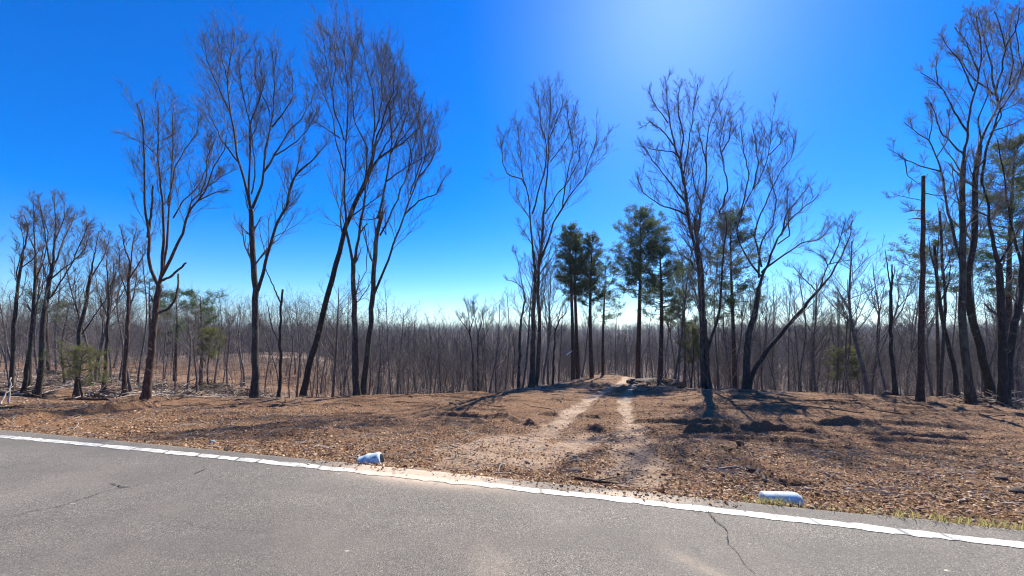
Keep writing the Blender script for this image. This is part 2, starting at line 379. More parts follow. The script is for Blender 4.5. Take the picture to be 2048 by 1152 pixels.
WT = [([(1110, 850), (1150, 820), (1185, 795), (1225, 775), (1250, 762), (1262, 750)], .34), ([(1262, 850), (1252, 825), (1248, 800), (1262, 778), (1268, 762), (1272, 750)], .3),
      ([(860, 945), (960, 915), (1060, 890), (1110, 850)], .4), ([(1050, 925), (1150, 890), (1190, 870)], .4), ([(1250, 960), (1275, 920), (1262, 850)], .4),
      ([(900, 900), (980, 880), (1020, 872)], .35)]
WT = [(gl_(p), w_) for p, w_ in WT]
FT = [(np.array([[-50, 75], [-42, 72.], [-33, 73], [-24, 71], [-15, 70]]), 2.2)]
HOLE = img2ground(1585, 968)
def track_mask(X, Y):
    m = np.zeros(X.shape)
    for k, (P, wd) in enumerate(WT):
        d = seg_dist(X, Y, P) + 0.25 * fbm(X, Y, 1.3, 3, 5 + k); m = np.maximum(m, (1 - sstep(wd * .6, wd * 1.2, d)) * (0.85 if k < 2 else 0.6))
    for P, wd in FT:
        d = seg_dist(X, Y, P) + 1.2 * fbm(X, Y, .4, 3, 9); m = np.maximum(m, 1 - sstep(wd * .4, wd, d))
    return m
def full_z(X, Y):
    X = np.asarray(X, float); Y = np.asarray(Y, float)
    z = base_z(X, Y); d = (Y - edgeY(X)) * 0.973
    g = sstep(0.1, 1.2, d)
    dist = np.hypot(X, Y)
    z = z + g * (0.075 * fbm(X, Y, 0.9, 5, 1) * (1 + 1.0 * sstep(12, 40, dist)) + 0.9 * fbm(X, Y, 0.11, 3, 4) * sstep(20, 60, dist))
    near = dist < 40
    if near.any():
        zx = np.zeros(X.shape); Xn, Yn = X[near], Y[near]
        a = np.zeros(Xn.shape)
        for k, (P, hh, wd) in enumerate(BERMS):
            dd = seg_dist(Xn, Yn, P); a += 0.62 * hh * (1 + .5 * fbm(Xn, Yn, 7.0, 2, 31 + k)) * np.exp(-(dd / (wd * .62)) ** 2) * np.clip(0.8 + .45 * fbm(Xn * .5, Yn, 2.0, 3, 20 + k), 0.25, 1.05)
            a -= 0.35 * hh * np.exp(-((dd - wd * 2) / wd) ** 2)
        a += 0.028 * fbm(Xn, Yn, 5.5, 4, 40) * 1.4
        # elongated track-laid ripples running across the slope
        rip = fbm(Xn * 0.28 + 3, (Yn + 0.12 * Xn) * 2.0, 1.0, 4, 60); a += 0.27 * np.maximum(rip - 0.10, 0) * (1 - track_mask(Xn, Yn)) * sstep(3.5, 7, Yn - edgeY(Xn))
        a -= 0.045 * track_mask(Xn, Yn)
        a -= 0.30 * np.exp(-(((Xn - HOLE[0]) / .22) ** 2 + ((Yn - HOLE[1]) / .13) ** 2))
        zx[near] = a * sstep(0.05, 0.5, d[near]); z = z + zx
    return z
def zat(x, y): return float(full_z(np.array([x]), np.array([y]))[0])

def spaced(lo, hi, c, d0, g):
    out = [c]; 
    while out[-1] < hi: out.append(out[-1] + d0 + g * abs(out[-1] - c))
    neg = [c]
    while neg[-1] > lo: neg.append(neg[-1] - d0 - g * abs(neg[-1] - c))
    return np.array(neg[:0:-1] + out)
gx_ = np.unique(np.r_[np.arange(-11, 9, 0.05), -11 - np.cumsum(0.05 * 1.021 ** np.arange(330))[::-1], 9 + np.cumsum(0.05 * 1.021 ** np.arange(330))])
gy_ = np.unique(np.r_[-60, -30, -12, -6, -3.6, 0, 1.5, np.arange(2.4, 11, 0.045), 11 + np.cumsum(0.05 * 1.005 ** np.arange(165)), 24 + np.cumsum(0.12 * 1.0145 ** np.arange(380))])
gx_ = gx_[(gx_ > -1300) & (gx_ < 1300)]; gy_ = gy_[gy_ < 1300]
XX, YY = np.meshgrid(gx_, gy_, indexing='ij')
ZZ = full_z(XX, YY); ZZ = np.where(YY < -3.3, -0.05, ZZ)
nx, ny = XX.shape
I = np.arange(nx - 1)[:, None] * ny + np.arange(ny - 1)[None]
FQ = np.stack([I, I + ny, I + ny + 1, I + 1], -1).reshape(-1, 4)
DD = np.hypot(XX, YY)
forest = np.clip(sstep(30, 60, DD) - track_mask(XX, YY) - 0.9 * (1 - sstep(6, 16, np.abs(YY - 60 - 0.25 * XX))) * sstep(-9, -16, XX), 0, 1)
PXX = CX + F * XX / np.maximum(YY, 3)
forest = np.maximum(forest, sstep(21.5, 27, YY) * (sstep(600, 700, PXX) * (1 - sstep(1040, 1080, PXX)) + sstep(1360, 1420, PXX)))
gm = mesh_from('ground', np.stack([XX, YY, ZZ], -1), [FQ], M['ground'], True, attrs={'track': track_mask(XX, YY), 'forest': forest})
tag(put('ground', gm), kind='structure')

# road, line, cracks
def sandf(X, Y):
    s = np.exp(-((X + .95) / 0.85) ** 2 - ((Y - lineY(X) - 0.12) / 0.22) ** 2) * 2.2
    s += np.exp(-((X - 1.05) / 0.35) ** 2 - ((Y - lineY(X) - 0.12) / 0.07) ** 2) * 1.1
    s += 0.5 * np.exp(-((X - 1.5) / 0.3) ** 2 - ((Y - lineY(X) - 0.15) / 0.1) ** 2)
    s += np.exp(-((X + .14 + (Y - 2.6) * .1) / 0.16) ** 2 - ((Y - 2.45) / 0.35) ** 2) * .22
    s += np.exp(-((X - 1.22 - (2.6 - Y) * .8) / 0.08) ** 2 - ((Y - 2.5) / 0.25) ** 2) * .3
    return s
rx = np.unique(np.r_[np.arange(-8, 5, 0.04), -8 - np.cumsum(0.06 * 1.05 ** np.arange(110))[::-1], 5 + np.cumsum(0.06 * 1.05 ** np.arange(110))])
fr = np.r_[np.linspace(-7.1, -2.2, 30), np.linspace(-2.15, 0, 54)]
RX = np.repeat(rx[:, None], len(fr), 1); jag = 0.035 * fbm(rx * 1.0, rx * 0, 5.0, 3, 3) + 0.03 * fbm(rx, rx * 0 + 5, 1.2, 2, 8)
RY = edgeY(RX) + fr[None] + jag[:, None] * (fr[None] > -0.03)
RZ = np.zeros_like(RX) - 0.02 * (fr[None] > -0.01)
n1, n2 = RX.shape; I = np.arange(n1 - 1)[:, None] * n2 + np.arange(n2 - 1)[None]
road = put('road', mesh_from('road', np.stack([RX, RY, RZ], -1), [np.stack([I, I + n2, I + n2 + 1, I + 1], -1).reshape(-1, 4)], M['asphalt'], True, attrs={'sand': sandf(RX, RY)}))
tag(road, kind='structure')
lx = np.arange(-60, 40, 0.03); wob = 0.010 * fbm(lx, lx * 0, 6, 3, 2)
LV = np.stack([np.stack([lx, lineY(lx) + s * 0.051 + wob * (1 if s > 0 else 1.3) + 0.022 * fbm(lx, lx * 0 + s, 14, 3, 4), np.full_like(lx, 0.004)], -1) for s in (-1, 0, 1)], 1)
I = np.arange(len(lx) - 1)[:, None] * 3 + np.arange(2)[None]
tag(put('edge_line', mesh_from('edge_line', LV, [np.stack([I, I + 3, I + 4, I + 1], -1).reshape(-1, 4)], M['paint'], attrs={'sand': sandf(LV[..., 0], LV[..., 1])})), kind='structure')
CR = [([(1400, 1010), (1425, 1035), (1452, 1065), (1465, 1095), (1490, 1125), (1520, 1155)], .0035), ([(1348 + 22, 1012), (1412, 1030)], .004),
      ([(0, 1037), (110, 1015), (205, 985), (265, 972), (310, 965)], .005), ([(222, 966), (245, 973), (265, 972)], .006), ([(385, 950), (412, 937)], .006),
      ([(265, 1022), (390, 1050), (560, 1068)], .0015), ([(1452, 1065), (1436, 1040), (1418, 1022)], .005)]
for k, (pts, wd) in enumerate(CR):
    g = resample(unproj0(pts), 60); g = g + np.stack([fbm(g[:, 0], g[:, 1], 9, 3, 70 + k), fbm(g[:, 0], g[:, 1], 9, 3, 90 + k)], 1) * 0.05
    t = np.gradient(g, axis=0); t /= np.linalg.norm(t, axis=1, keepdims=True); nrm = np.stack([-t[:, 1], t[:, 0]], 1)
    ww = wd * (0.35 + np.abs(fbm(g[:, 0], g[:, 1], 20, 2, 5)) * 1.6)[:, None] * np.sin(np.linspace(0.15, math.pi - 0.1, 60))[:, None] ** .5
    V = np.concatenate([np.c_[g - nrm * ww, np.full(60, 0.007)], np.c_[g + nrm * ww, np.full(60, 0.007)]])
    i = np.arange(59); tag(put('pavement_crack', mesh_from('pavement_crack', V, [np.stack([i, i + 1, i + 61, i + 60], -1)], M['crack'])), kind='structure')

# ------------------------------------------------------------------ litter, clods, grass
def quads(C, size, rng, curl=0.4, aspect=(0.35, 0.8), tilt=0.75):
    n = len(C); a = rng.uniform(0, 2 * math.pi, n); u = np.stack([np.cos(a), np.sin(a), rng.normal(0, tilt * .45, n)], 1)
    nz = np.stack([rng.normal(0, tilt, n), rng.normal(0, tilt, n), np.ones(n)], 1); v = np.cross(nz, u)
    u /= np.linalg.norm(u, axis=1, keepdims=True); v /= np.linalg.norm(v, axis=1, keepdims=True); nn = np.cross(u, v)
    s = size[:, None]; asp = rng.uniform(*aspect, n)[:, None]; cu = s * rng.uniform(-curl, curl, n)[:, None]
    V = np.stack([C - u * s - nn * 0, C - v * s * asp * 0.9 + nn * cu, C + u * s * rng.uniform(.7, 1.2, n)[:, None], C + v * s * asp + nn * cu], 1)
    lift = np.maximum(0, -(V[..., 2].min(1) - C[:, 2])); V[..., 2] += (lift * 0.7)[:, None]
    return V.reshape(-1, 3), np.arange(n * 4).reshape(-1, 4)
PAL = np.array([(0.50, 0.335, 0.205), (0.66, 0.49, 0.33), (0.32, 0.185, 0.105), (0.15, 0.08, 0.045), (0.42, 0.22, 0.11), (0.78, 0.64, 0.48), (0.46, 0.31, 0.2), (0.08, 0.045, 0.03)])
def scatter_litter(n, y0, y1, s0, s1, rng, dens=1.0, keep_track=0.25, margin=1.5):
    Y = np.exp(rng.uniform(math.log(y0), math.log(y1), n)); X = rng.uniform(-1, 1, n) * (Y * 1.4 + margin)
    d = Y - edgeY(X); ok = d > -0.02 - 0.25 * rng.power(0.25, n) * (np.abs(X + 0.2) < 2.3)
    ok &= ~((rng.uniform(0, 1, n) > keep_track) & (track_mask(X, Y) > 0.45))
    cl = fbm(X, Y, 1.1, 3, 77); ok &= rng.uniform(-0.75, 0.55, n) < cl + 0.25
    X, Y = X[ok], Y[ok]; d = Y - edgeY(X); Z = full_z(X, Y); Z = np.where(d < 0, 0.003, Z)
    sz = rng.uniform(s0, s1, len(X)) * rng.choice([0.6, 1, 1.5], len(X), p=[.4, .45, .15]) * (1 + 0.015 * np.clip(Y - 6, 0, 20))
    return np.stack([X, Y, Z + 0.004], 1), sz
def add_litter(name, C, sz, rng, label, cat):
    V, Fq = quads(C, sz, rng)
    pi = rng.choice(len(PAL), len(C), p=[.2, .17, .17, .12, .1, .09, .1, .05]); c = PAL[pi] * rng.uniform(0.6, 1.1, (len(C), 1)) * np.array([.93, .85, .70])
    c = np.repeat(np.c_[c, np.ones(len(c))], 4, 0)
    o = put(name, mesh_from(name, V, [Fq], M['litter'], cols=c)); tag(o, label, cat, kind='stuff')
rg = np.random.RandomState(11)
C1, s1 = scatter_litter(640000, 3.2, 26, 0.008, 0.021, rg, margin=5)
add_litter('leaf_litter', C1, s1, rg, 'dry brown leaves and wood chips covering the cleared ground beyond the road', 'dead leaves')
# clods of soil: squashed rough lumps
ico = np.array([(0, 0, 1), (.89, 0, .45), (.28, .85, .45), (-.72, .53, .45), (-.72, -.53, .45), (.28, -.85, .45), (.72, .53, -.45), (-.28, .85, -.45), (-.89, 0, -.45), (-.28, -.85, -.45), (.72, -.53, -.45), (0, 0, -1)])
icf = np.array([(0,1,2),(0,2,3),(0,3,4),(0,4,5),(0,5,1),(1,6,2),(2,7,3),(3,8,4),(4,9,5),(5,10,1),(6,7,2),(7,8,3),(8,9,4),(9,10,5),(10,6,1),(11,7,6),(11,8,7),(11,9,8),(11,10,9),(11,6,10)])
def lumps(C, sz, rng):
    n = len(C); V = ico[None] * (1 + rng.uniform(-.35, .35, (n, 12, 1))) * (sz[:, None, None] * rng.uniform([.7, .7, .4], [1.3, 1.3, .9], (n, 3))[:, None]) + C[:, None]
    return V.reshape(-1, 3), (icf[None] + np.arange(n)[:, None, None] * 12).reshape(-1, 3)
C2, s2 = scatter_litter(30000, 3.2, 24, 0.008, 0.026, rg, keep_track=.5)
prob = np.where(C2[:, 0] > 1.5, 1.0, 0.45); k = rg.uniform(0, 1, len(C2)) < prob; k &= C2[:, 1] > edgeY(C2[:, 0]) + .02; C2, s2 = C2[k], s2[k]
V, Fq = lumps(C2, s2, rg); c = np.array([(0.42, 0.26, 0.16), (0.33, 0.19, 0.11), (0.52, 0.37, 0.26), (0.18, 0.11, 0.07)])[rg.randint(0, 4, len(C2))]
tag(put('soil_clods', mesh_from('soil_clods', V, [Fq], M['litter'], cols=np.repeat(np.c_[c, np.ones(len(c))], 12, 0))), 'small reddish brown clods of turned soil on the cleared bank', 'soil', kind='stuff')
# short loose twigs lying everywhere
def lying(n, y0, y1, l0, l1, r0, r1, rng, rise=0.04):
    Y = np.exp(rng.uniform(math.log(y0), math.log(y1), n)); X = rng.uniform(-1, 1, n) * (Y * 1.4 + 1)
    ok = Y - edgeY(X) > 0.25; X, Y = X[ok], Y[ok]; n = len(X); a = rng.uniform(0, math.pi, n); L = rng.uniform(l0, l1, n)
    P = np.zeros((n, 4, 3))
    for k in range(4):
        q = (k / 3 - .5) * L; P[:, k, 0] = X + np.cos(a) * q + rng.normal(0, .06, n) * L; P[:, k, 1] = Y + np.sin(a) * q + rng.normal(0, .06, n) * L
    P[..., 2] = full_z(P[..., 0], P[..., 1]) + 0.012 + rng.uniform(0, rise, (n, 4))
    return P, rng.uniform(r0, r1, n)[:, None] * np.linspace(1, .6, 4)[None]
T = Tubes(); P, r_ = lying(2000, 4.0, 30, .10, .6, .002, .007, rg); T.add(P, r_, 3)
tag(put('loose_twigs', T.mesh('loose_twigs', M['pale_twig'])), 'short pale twigs strewn over the cleared ground', 'twigs', kind='stuff')
T = Tubes(); P, r_ = lying(3000, 21, 75, .5, 2.6, .012, .035, rg, .15); k = track_mask(P[..., 0], P[..., 1]).max(1) < .03; T.add(P[k], r_[k], 3)
tag(put('slope_slash', T.mesh('slope_slash', M['dead_wood'])), 'pale and brown logging slash strewn over the slopes beyond the crest', 'slash', kind='stuff')
T = Tubes(); P, r_ = lying(1500, 14, 70, .4, 1.8, .010, .035, rg, .10); k = (track_mask(P[..., 0], P[..., 1]).max(1) < .03) & ((P[:, 0, 1] > 23) | (rg.uniform(0, 1, len(P)) < .4)); T.add(P[k], r_[k], 3)
tag(put('dark_slash', T.mesh('dark_slash', M['dark_wood'])), 'dark broken branches strewn over the clearing and slopes', 'slash', kind='stuff')
# grass blades by the shoulder
def grass(n, f, rng):
    X, Y = f(n); Z = full_z(X, Y); Z = np.where(Y < edgeY(X), 0.0, Z); h = rng.uniform(.03, .10, n); a = rng.uniform(0, 6.28, n); wv = .0035
    u = np.stack([np.cos(a), np.sin(a), 0 * a], 1) * wv; b = np.stack([X, Y, Z], 1); ln = rng.normal(0, .45, (n, 2)) * h[:, None]
    tip = b + np.c_[ln, h]; mid = b + np.c_[ln * .35, h * .6]
    V = np.stack([b - u, b + u, mid + u * .7, mid - u * .7, tip], 1).reshape(-1, 3); k = np.arange(n)[:, None] * 5
    return V, [k + np.array([[0, 1, 2, 3]]), k + np.array([[3, 2, 4]])]
def gpos(n):
    X = 2.8 + 4 * rg.power(1.7, n); k = rg.uniform(0, 1, n) < .1; X = np.where(k, rg.normal(2.45, .12, n), X)
    return X, edgeY(X) + np.abs(rg.normal(0.05, .07, n)) - .03 + .05 * fbm(X, X * 0, 3, 2, 9)
V, Fs = grass(1700, gpos, rg)
tag(put('verge_grass', mesh_from('verge_grass', V, Fs, M['grass'])), 'thin yellow green grass along the right road edge', 'grass', kind='stuff')

# ------------------------------------------------------------------ culvert pipes
def pipe(px, py, length, rad, rz, label, flare, bury, tilt):
    x, y = px, py; z = zat(x, y) - bury
    t = thing('culvert_pipe', (x, y, z), label, 'pipe', 'culvert pipes at the road edge', rz)
    S = 28; prof = [(-length / 2 - .03, 0.002), (-length / 2 - .018, rad * .6), (-length / 2 - .008, rad * .85)]
    n = 16
    for k in range(n + 1):
        u = k / n; r = rad * (1 + flare * math.exp(-((u - .5) / .18) ** 2)); prof.append((-length / 2 + u * length, r))
    rnd = rad * (0.35 if flare else 1.0)
    for k in range(1, 7): a = k / 6 * math.pi / 2 * .9; prof.append((length / 2 + rnd * math.sin(a), rad - rnd * (1 - math.cos(a))))
    prof += [(length / 2 + rnd * .8, rad * .78), (length / 2 - .1, rad * .76)] if flare else [(length / 2 + rnd, 0.003)]
    an = np.arange(S) / S * 2 * math.pi
    V = np.array([[(xx, r * math.cos(a), r * math.sin(a)) for a in an] for xx, r in prof]).reshape(-1, 3)
    I = np.arange(len(prof) - 1)[:, None] * S + np.arange(S)[None]; I2 = np.arange(len(prof) - 1)[:, None] * S + (np.arange(S)[None] + 1) % S
    t.rotation_euler = (0, tilt, rz)
    put('barrel', mesh_from('barrel', V, [np.stack([I, I2, I2 + S, I + S], -1).reshape(-1, 4)], M['pipe'], True), t)
    if not flare: return t
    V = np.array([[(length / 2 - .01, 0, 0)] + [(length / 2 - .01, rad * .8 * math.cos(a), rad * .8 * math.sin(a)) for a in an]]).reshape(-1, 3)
    i = np.arange(S); put('opening_shade', mesh_from('opening_shade', V, [np.stack([0 * i, i + 1, (i + 1) % S + 1], -1)], M['hole_shade']), t)  # flat dark disc standing in for the shade inside the pipe
    return t
pa = unproj0([(737, 920)])[0]; pb = unproj0([(1580, 1006)])[0]
pipe(-1.77, 4.60, .24, .105, R(3), 'short pale blue culvert pipe end poking out of the leaves beside the white sand spill', .13, .0, R(-14))
pipe(2.56, 3.56, .26, .082, R(-14), 'rounded pale blue culvert pipe end with grass blades beside the right road shoulder', 0, -.022, R(-5))

# ------------------------------------------------------------------ traced trees
def zz(ox, oy, s, pts): return [(ox + x / s, oy + y / s) for x, y in pts]
A2 = lambda *p: zz(240, 20, 2.305, p)
A3 = lambda *p: zz(560, 20, 2.305, p)
A4 = lambda *p: zz(240, 420, 2.742, p)
A5 = lambda *p: zz(680, 420, 2.742, p)
A6 = lambda *p: zz(960, 150, 2.304, p)
A7 = lambda *p: zz(1100, 420, 2.742, p)
A8 = lambda *p: zz(1528, 0, 1.371, p)
AE = lambda *p: zz(1260, 150, 2.81, p)
AL = lambda *p: zz(0, 350, 2.26, p)
AR = lambda *p: zz(1748, 0, 2.743, p)
AS = lambda *p: zz(1748, 400, 2.743, p)
AU = lambda *p: zz(1560, 420, 3.033, p)

def traced(name, Yd, label, stems, mat='bark', cat='tree', group=None, dens=1.0, twig_len=1.0, seed=1, broken=(), lean=0.0, spread=0.45, limb_mat=None):
    """stems: list of (w_start_px, w_end_px, [(px,py)...]); the first is the trunk. Each further stem is rooted in the nearest earlier one."""
    rng = np.random.RandomState(seed)
    done = []           # (px array, world pts)
    objs = []
    for si, (w0, w1, pts) in enumerate(stems):
        pts = resample(np.array(pts, float), 14 if si else 18)
        Ln = np.r_[0, np.cumsum(np.linalg.norm(np.diff(pts, axis=0), axis=1))]
        if si == 0:
            dep = Yd + lean * Ln / F * Yd + 0.15 * np.sin(Ln / 90 + seed)
        else:
            best = min(((np.hypot(*(q[0] - pts[0])), q[1]) for dn in done for q in zip(dn[0], dn[1])), key=lambda v: v[0])
            sl = rng.uniform(-spread, spread); dep = best[1] + (sl * Ln * Yd / F) * (0.4 + 0.6 * Ln / (Ln[-1] + 1e-6))
        jit = 1.2 if si else 0.8
        pts[1:-1] += rng.normal(0, jit, (len(pts) - 2, 2)) * min(1, Ln[-1] / 200)
        Wd = np.stack([(pts[:, 0] - CX) / F * dep, dep, H - (pts[:, 1] - HY) / F * dep], 1)
        rad = (w1 + (w0 - w1) * (1 - np.linspace(0, 1, len(pts))) ** (1.0 if si == 0 else 1.35)) * 0.5 * (1.0 if si == 0 else .75) / F * dep
        done.append((pts, dep)); objs.append((Wd, rad))
    W0, r0 = objs[0]
    zt = zat(W0[0, 0], W0[0, 1]); 
    root = np.array([W0[0, 0], W0[0, 1], zt])
    # run trunk down into the ground, with a flared foot
    ext = [root + [0, 0, -0.25], root + [0, 0, 0.02]]
    keep = W0[:, 2] > zt + 0.25
    Wt = np.concatenate([np.array(ext), W0[keep]]) if keep.any() else W0
    rt = np.r_[r0[0] * 1.45, r0[0] * 1.3, r0[keep] * .93]; 
    if len(rt) > 3: rt[2] *= 1.12
    Wt2 = resample(Wt, 40); dd = np.r_[0, np.cumsum(np.linalg.norm(np.diff(Wt, axis=0), axis=1))]; rt2 = np.interp(np.linspace(0, dd[-1], 40), dd, rt)
    t = thing(name, root, label, cat, group)
    T = Tubes(); T.add(Wt2, rt2, 12); put('trunk', T.mesh('trunk', M[mat], root), t)
    allP = []
    for k, (Wd, rad) in enumerate(objs[1:], 1):
        T = Tubes(); T.add(resample(Wd, 24), np.interp(np.linspace(0, 1, 24), np.linspace(0, 1, len(rad)), rad), 8 if rad[0] > .05 else 6)
        put('limb', T.mesh('limb', M[limb_mat or mat], root), t)
    C = Tubes()
    for k, (Wd, rad) in enumerate(objs):
        if k in broken: continue
        P = resample(Wd, 14)[None]; Rr = np.interp(np.linspace(0, 1, 14), np.linspace(0, 1, len(rad)), rad)[None]
        L = np.linalg.norm(np.diff(P[0], axis=0), axis=1).sum()
        lo = 0.6 if k == 0 else 0.25
        K1 = max(2, int(L * 1.9 * dens * (0.16 if k == 0 else 1)))
        c1, q1 = grow(P, Rr, K1, lo, 0.98, 0.33 * twig_len, (20, 48), .15, 7, .36, .11, .011, .5, rng=rng, lmax=4.4)
        # continuation spray at the very tip
        c2, q2 = grow(c1, q1, 7, .12, 1, .45, (22, 52), .13, 5, .6, .13, .0085, .3, rng=rng, lmax=2.0)
        c3, q3 = grow(c2, q2, 5, .12, 1, .55, (22, 52), .12, 4, .8, .15, .0068, .2, rng=rng, lmax=1.0)
        C.add(c1, q1, 4); C.add(c2, q2, 3); C.add(c3, q3, 3)
        s = P[:, 7:]; sr = Rr[:, 7:]
        c4, q4 = grow(s, sr, max(2, int(L * 1.1 * dens * (.25 if k == 0 else 1))), .1, 1, .45, (15, 48), .16, 5, .5, .13, .009, .4, rng=rng, lmax=2.2)
        c5, q5 = grow(c4, q4, 6, .1, 1, .5, (20, 50), .12, 4, .8, .14, .0068, .2, rng=rng, lmax=.9)
        C.add(c4, q4, 3); C.add(c5, q5, 3)
    # fine epicormic twigs along trunk
    P = resample(Wt, 20)[None]; Rr = np.full((1, 20), .02)
    c6, q6 = grow(P, Rr, 7, .25, .8, .03, (50, 95), .02, 4, .5, .3, .007, .6, rng=rng, lmax=1.1)
    c7, q7 = grow(c6, q6, 4, .2, 1, .5, (25, 60), .05, 3, .7, .25, .006, .2, rng=rng)
    C.add(c6, q6, 3); C.add(c7, q7, 3)
    put('crown', C.mesh('crown', M['twig'], root, False), t)
    return t

G_ROAD = None
traced('bare_tree', 19, 'bare forked tree with broken stub limbs, tallest at the left of the clearing', [
 (15, 9, A4((140,1045),(150,960),(160,880),(175,740),(190,600),(203,480),(215,405))),
 (8, 2.5, [*A4((205,405),(175,350),(160,250),(165,150),(145,50),(140,0)), *A2((112,750),(105,600),(115,500),(85,460),(75,430))]),
 (6, 4, A2((128,1050),(136,1000),(148,900),(153,810))),
 (8, 2, [*A4((215,410),(228,350),(235,250),(240,100),(240,0)), *A2((185,800),(175,650),(178,520),(175,420))]),
 (6, 2, [*A4((235,350),(250,240),(262,150),(270,0)), *A2((240,750),(245,620),(240,540),(250,440))]),
 (4, 1.5, A2((222,900),(255,720),(300,640),(350,580),(370,500))),
 (8, 2, [*A4((225,365),(300,230),(330,150),(385,0)), *A2((400,830),(440,700),(480,650),(490,580))]),
 (3.5, 2, A2((360,880),(400,860),(440,840),(500,830))),
 (4, 1.5, A2((300,990),(330,880),(420,800),(500,750),(540,730))),
 (3.5, 1.5, A2((245,960),(290,880),(350,830),(380,770),(430,620))),
 (3.5, 1.5, A2((370,860),(400,760),(400,680),(440,590))),
 (3, 1.5, A2((180,680),(120,620),(60,590))),
 (6.5, 4.5, A4((225,388),(280,365),(330,320),(362,290))),
 (6.5, 4, A4((200,570),(270,540),(305,490),(318,430),(320,350))),
 ], 'bark_brown', seed=3, broken=(2, 12, 13), dens=.8, twig_len=.75)
traced('bare_tree', 20, 'tallest straight bare tree with a slim second stem leaning right', [
 (14, 9, [*A4((738,1022),(742,900),(740,800),(743,600),(745,440),(735,300),(722,170),(720,60)), *A2((605,1010),(605,920))]),
 (7, 2, A2((603,915),(580,820),(545,700),(520,550),(500,400),(495,300),(510,200),(530,110))),
 (5, 1.5, A2((545,700),(490,630),(440,540),(390,425))),
 (4, 1.5, A2((510,480),(450,350),(400,230),(390,150))),
 (3, 1.2, A2((500,330),(470,220),(450,120))),
 (6, 1.5, A2((600,900),(590,780),(598,640),(600,520),(570,400),(545,280),(550,200))),
 (4, 1.5, A2((598,640),(605,500),(640,430),(660,360),(640,230))),
 (7, 1.5, A2((610,915),(660,800),(665,720),(670,620),(700,500),(712,370),(710,260),(725,180))),
 (5, 1.5, A2((665,745),(720,660),(780,560),(840,500),(890,400))),
 (4, 1.5, A2((715,670),(800,620),(860,560),(900,480))),
 (4, 1.5, A2((700,540),(750,480),(800,400),(790,280))),
 (3.5, 1.5, A2((690,470),(650,380),(620,300),(630,210))),
 (4, 2, A2((605,850),(622,780),(620,700),(610,600),(640,500))),
 (9, 5, [*A4((755,445),(800,290),(830,170),(870,50),(910,0)), *A2((800,780),(830,740))]),
 (5, 1.5, A2((830,740),(880,700),(960,610))),
 (3, 1.5, A2((800,790),(825,690),(835,620))), (2.5, 1.5, A2((790,810),(765,770),(755,730))),
 ], seed=5, dens=1.1)
traced('leaning_tree', 20.6, 'dark slim trunk leaning hard to the right into the crown of its neighbour', [
 (13, 8, [*A4((1005,1005),(1080,700),(1150,430),(1240,90)), *A3((340,900),(400,780))]),
 (7, 2, A3((400,780),(450,690),(520,640),(580,600),(650,540),(700,470))),
 (6, 2, A3((400,790),(430,680),(445,590),(480,480),(520,380),(530,250))),
 (4, 2, A3((330,950),(400,900),(470,850))), (4, 1.5, A3((450,690),(500,600),(570,480),(600,380))), (3.5, 1.5, A3((520,640),(590,560),(640,470),(660,400))),
 ], 'bark_dark', seed=8, dens=.8)
traced('bare_tree', 20, 'very tall bare tree forking into a narrow V above the leaning trunk', [
 (14, 9, A4((1300,992),(1290,900),(1290,800),(1287,640),(1285,500),(1282,380),(1280,290))),
 (8, 1.5, [*A4((1278,300),(1262,230),(1245,80)), *A3((310,1000),(295,850),(295,720),(300,590),(310,500),(320,400),(300,250),(290,120))]),
 (4, 1.5, A3((295,740),(260,600),(235,470),(200,380),(150,270))), (4, 1.5, A3((275,590),(210,545),(150,510))),
 (4, 1.5, A3((295,600),(250,450),(235,350),(210,200),(195,100))),
 (3, 1.2, A3((240,370),(260,230),(245,110))),
 (8, 4, [*A4((1282,300),(1310,150),(1335,0)), *A3((395,830),(400,700),(405,640))]),
 (4, 1.5, A3((405,640),(375,580),(340,490),(330,300),(340,140))), (6, 1.5, A3((400,760),(430,650),(440,540),(430,420),(410,300),(375,130))),
 (4, 1.5, A3((440,560),(470,430),(470,300),(490,190))), (4, 1.5, A3((435,640),(500,500),(540,380),(540,260))),
 (4, 2.5, A4((1315,130),(1340,90),(1358,75))), (3, 1.5, A4((1340,95),(1355,200),(1350,330),(1310,420))),
 ], seed=12, dens=1.15, broken=(11, 12))
traced('bare_tree', 20.8, 'very tall fan shaped bare tree right of the V forked one', [
 (12, 8, [*A5((130,970),(145,820),(160,700),(178,480),(190,300),(200,150),(235,0)), *A3((450,960))]),
 (6, 1.5, A3((450,960),(470,870),(490,780),(510,660),(520,560),(490,400),(450,180))),
 (4, 1.5, A3((510,660),(560,560),(590,460),(600,320))), (4, 1.5, A3((515,600),(510,450),(500,320),(510,200))),
 (7, 2, [*A5((180,480),(220,380),(260,270)), *A5((300,170),(370,0)), *A3((600,870),(640,760),(680,640),(710,500))]),
 (5, 1.5, A3((575,940),(640,880),(720,850),(770,750))), (4, 1.5, A3((600,850),(650,700),(650,560),(620,430))), (4, 1.5, A3((640,770),(700,700),(730,600))),
 (5, 1.5, A3((460,1040),(520,920),(590,750),(620,620),(640,470))), (4, 1.5, A3((490,790),(560,740),(640,690),(720,640))),
 (4, 1.5, A3((595,750),(600,640),(560,540),(560,400))), (3, 1.5, A3((470,1000),(490,1040),(485,950),(485,890))),
 ], seed=17, dens=1.1)
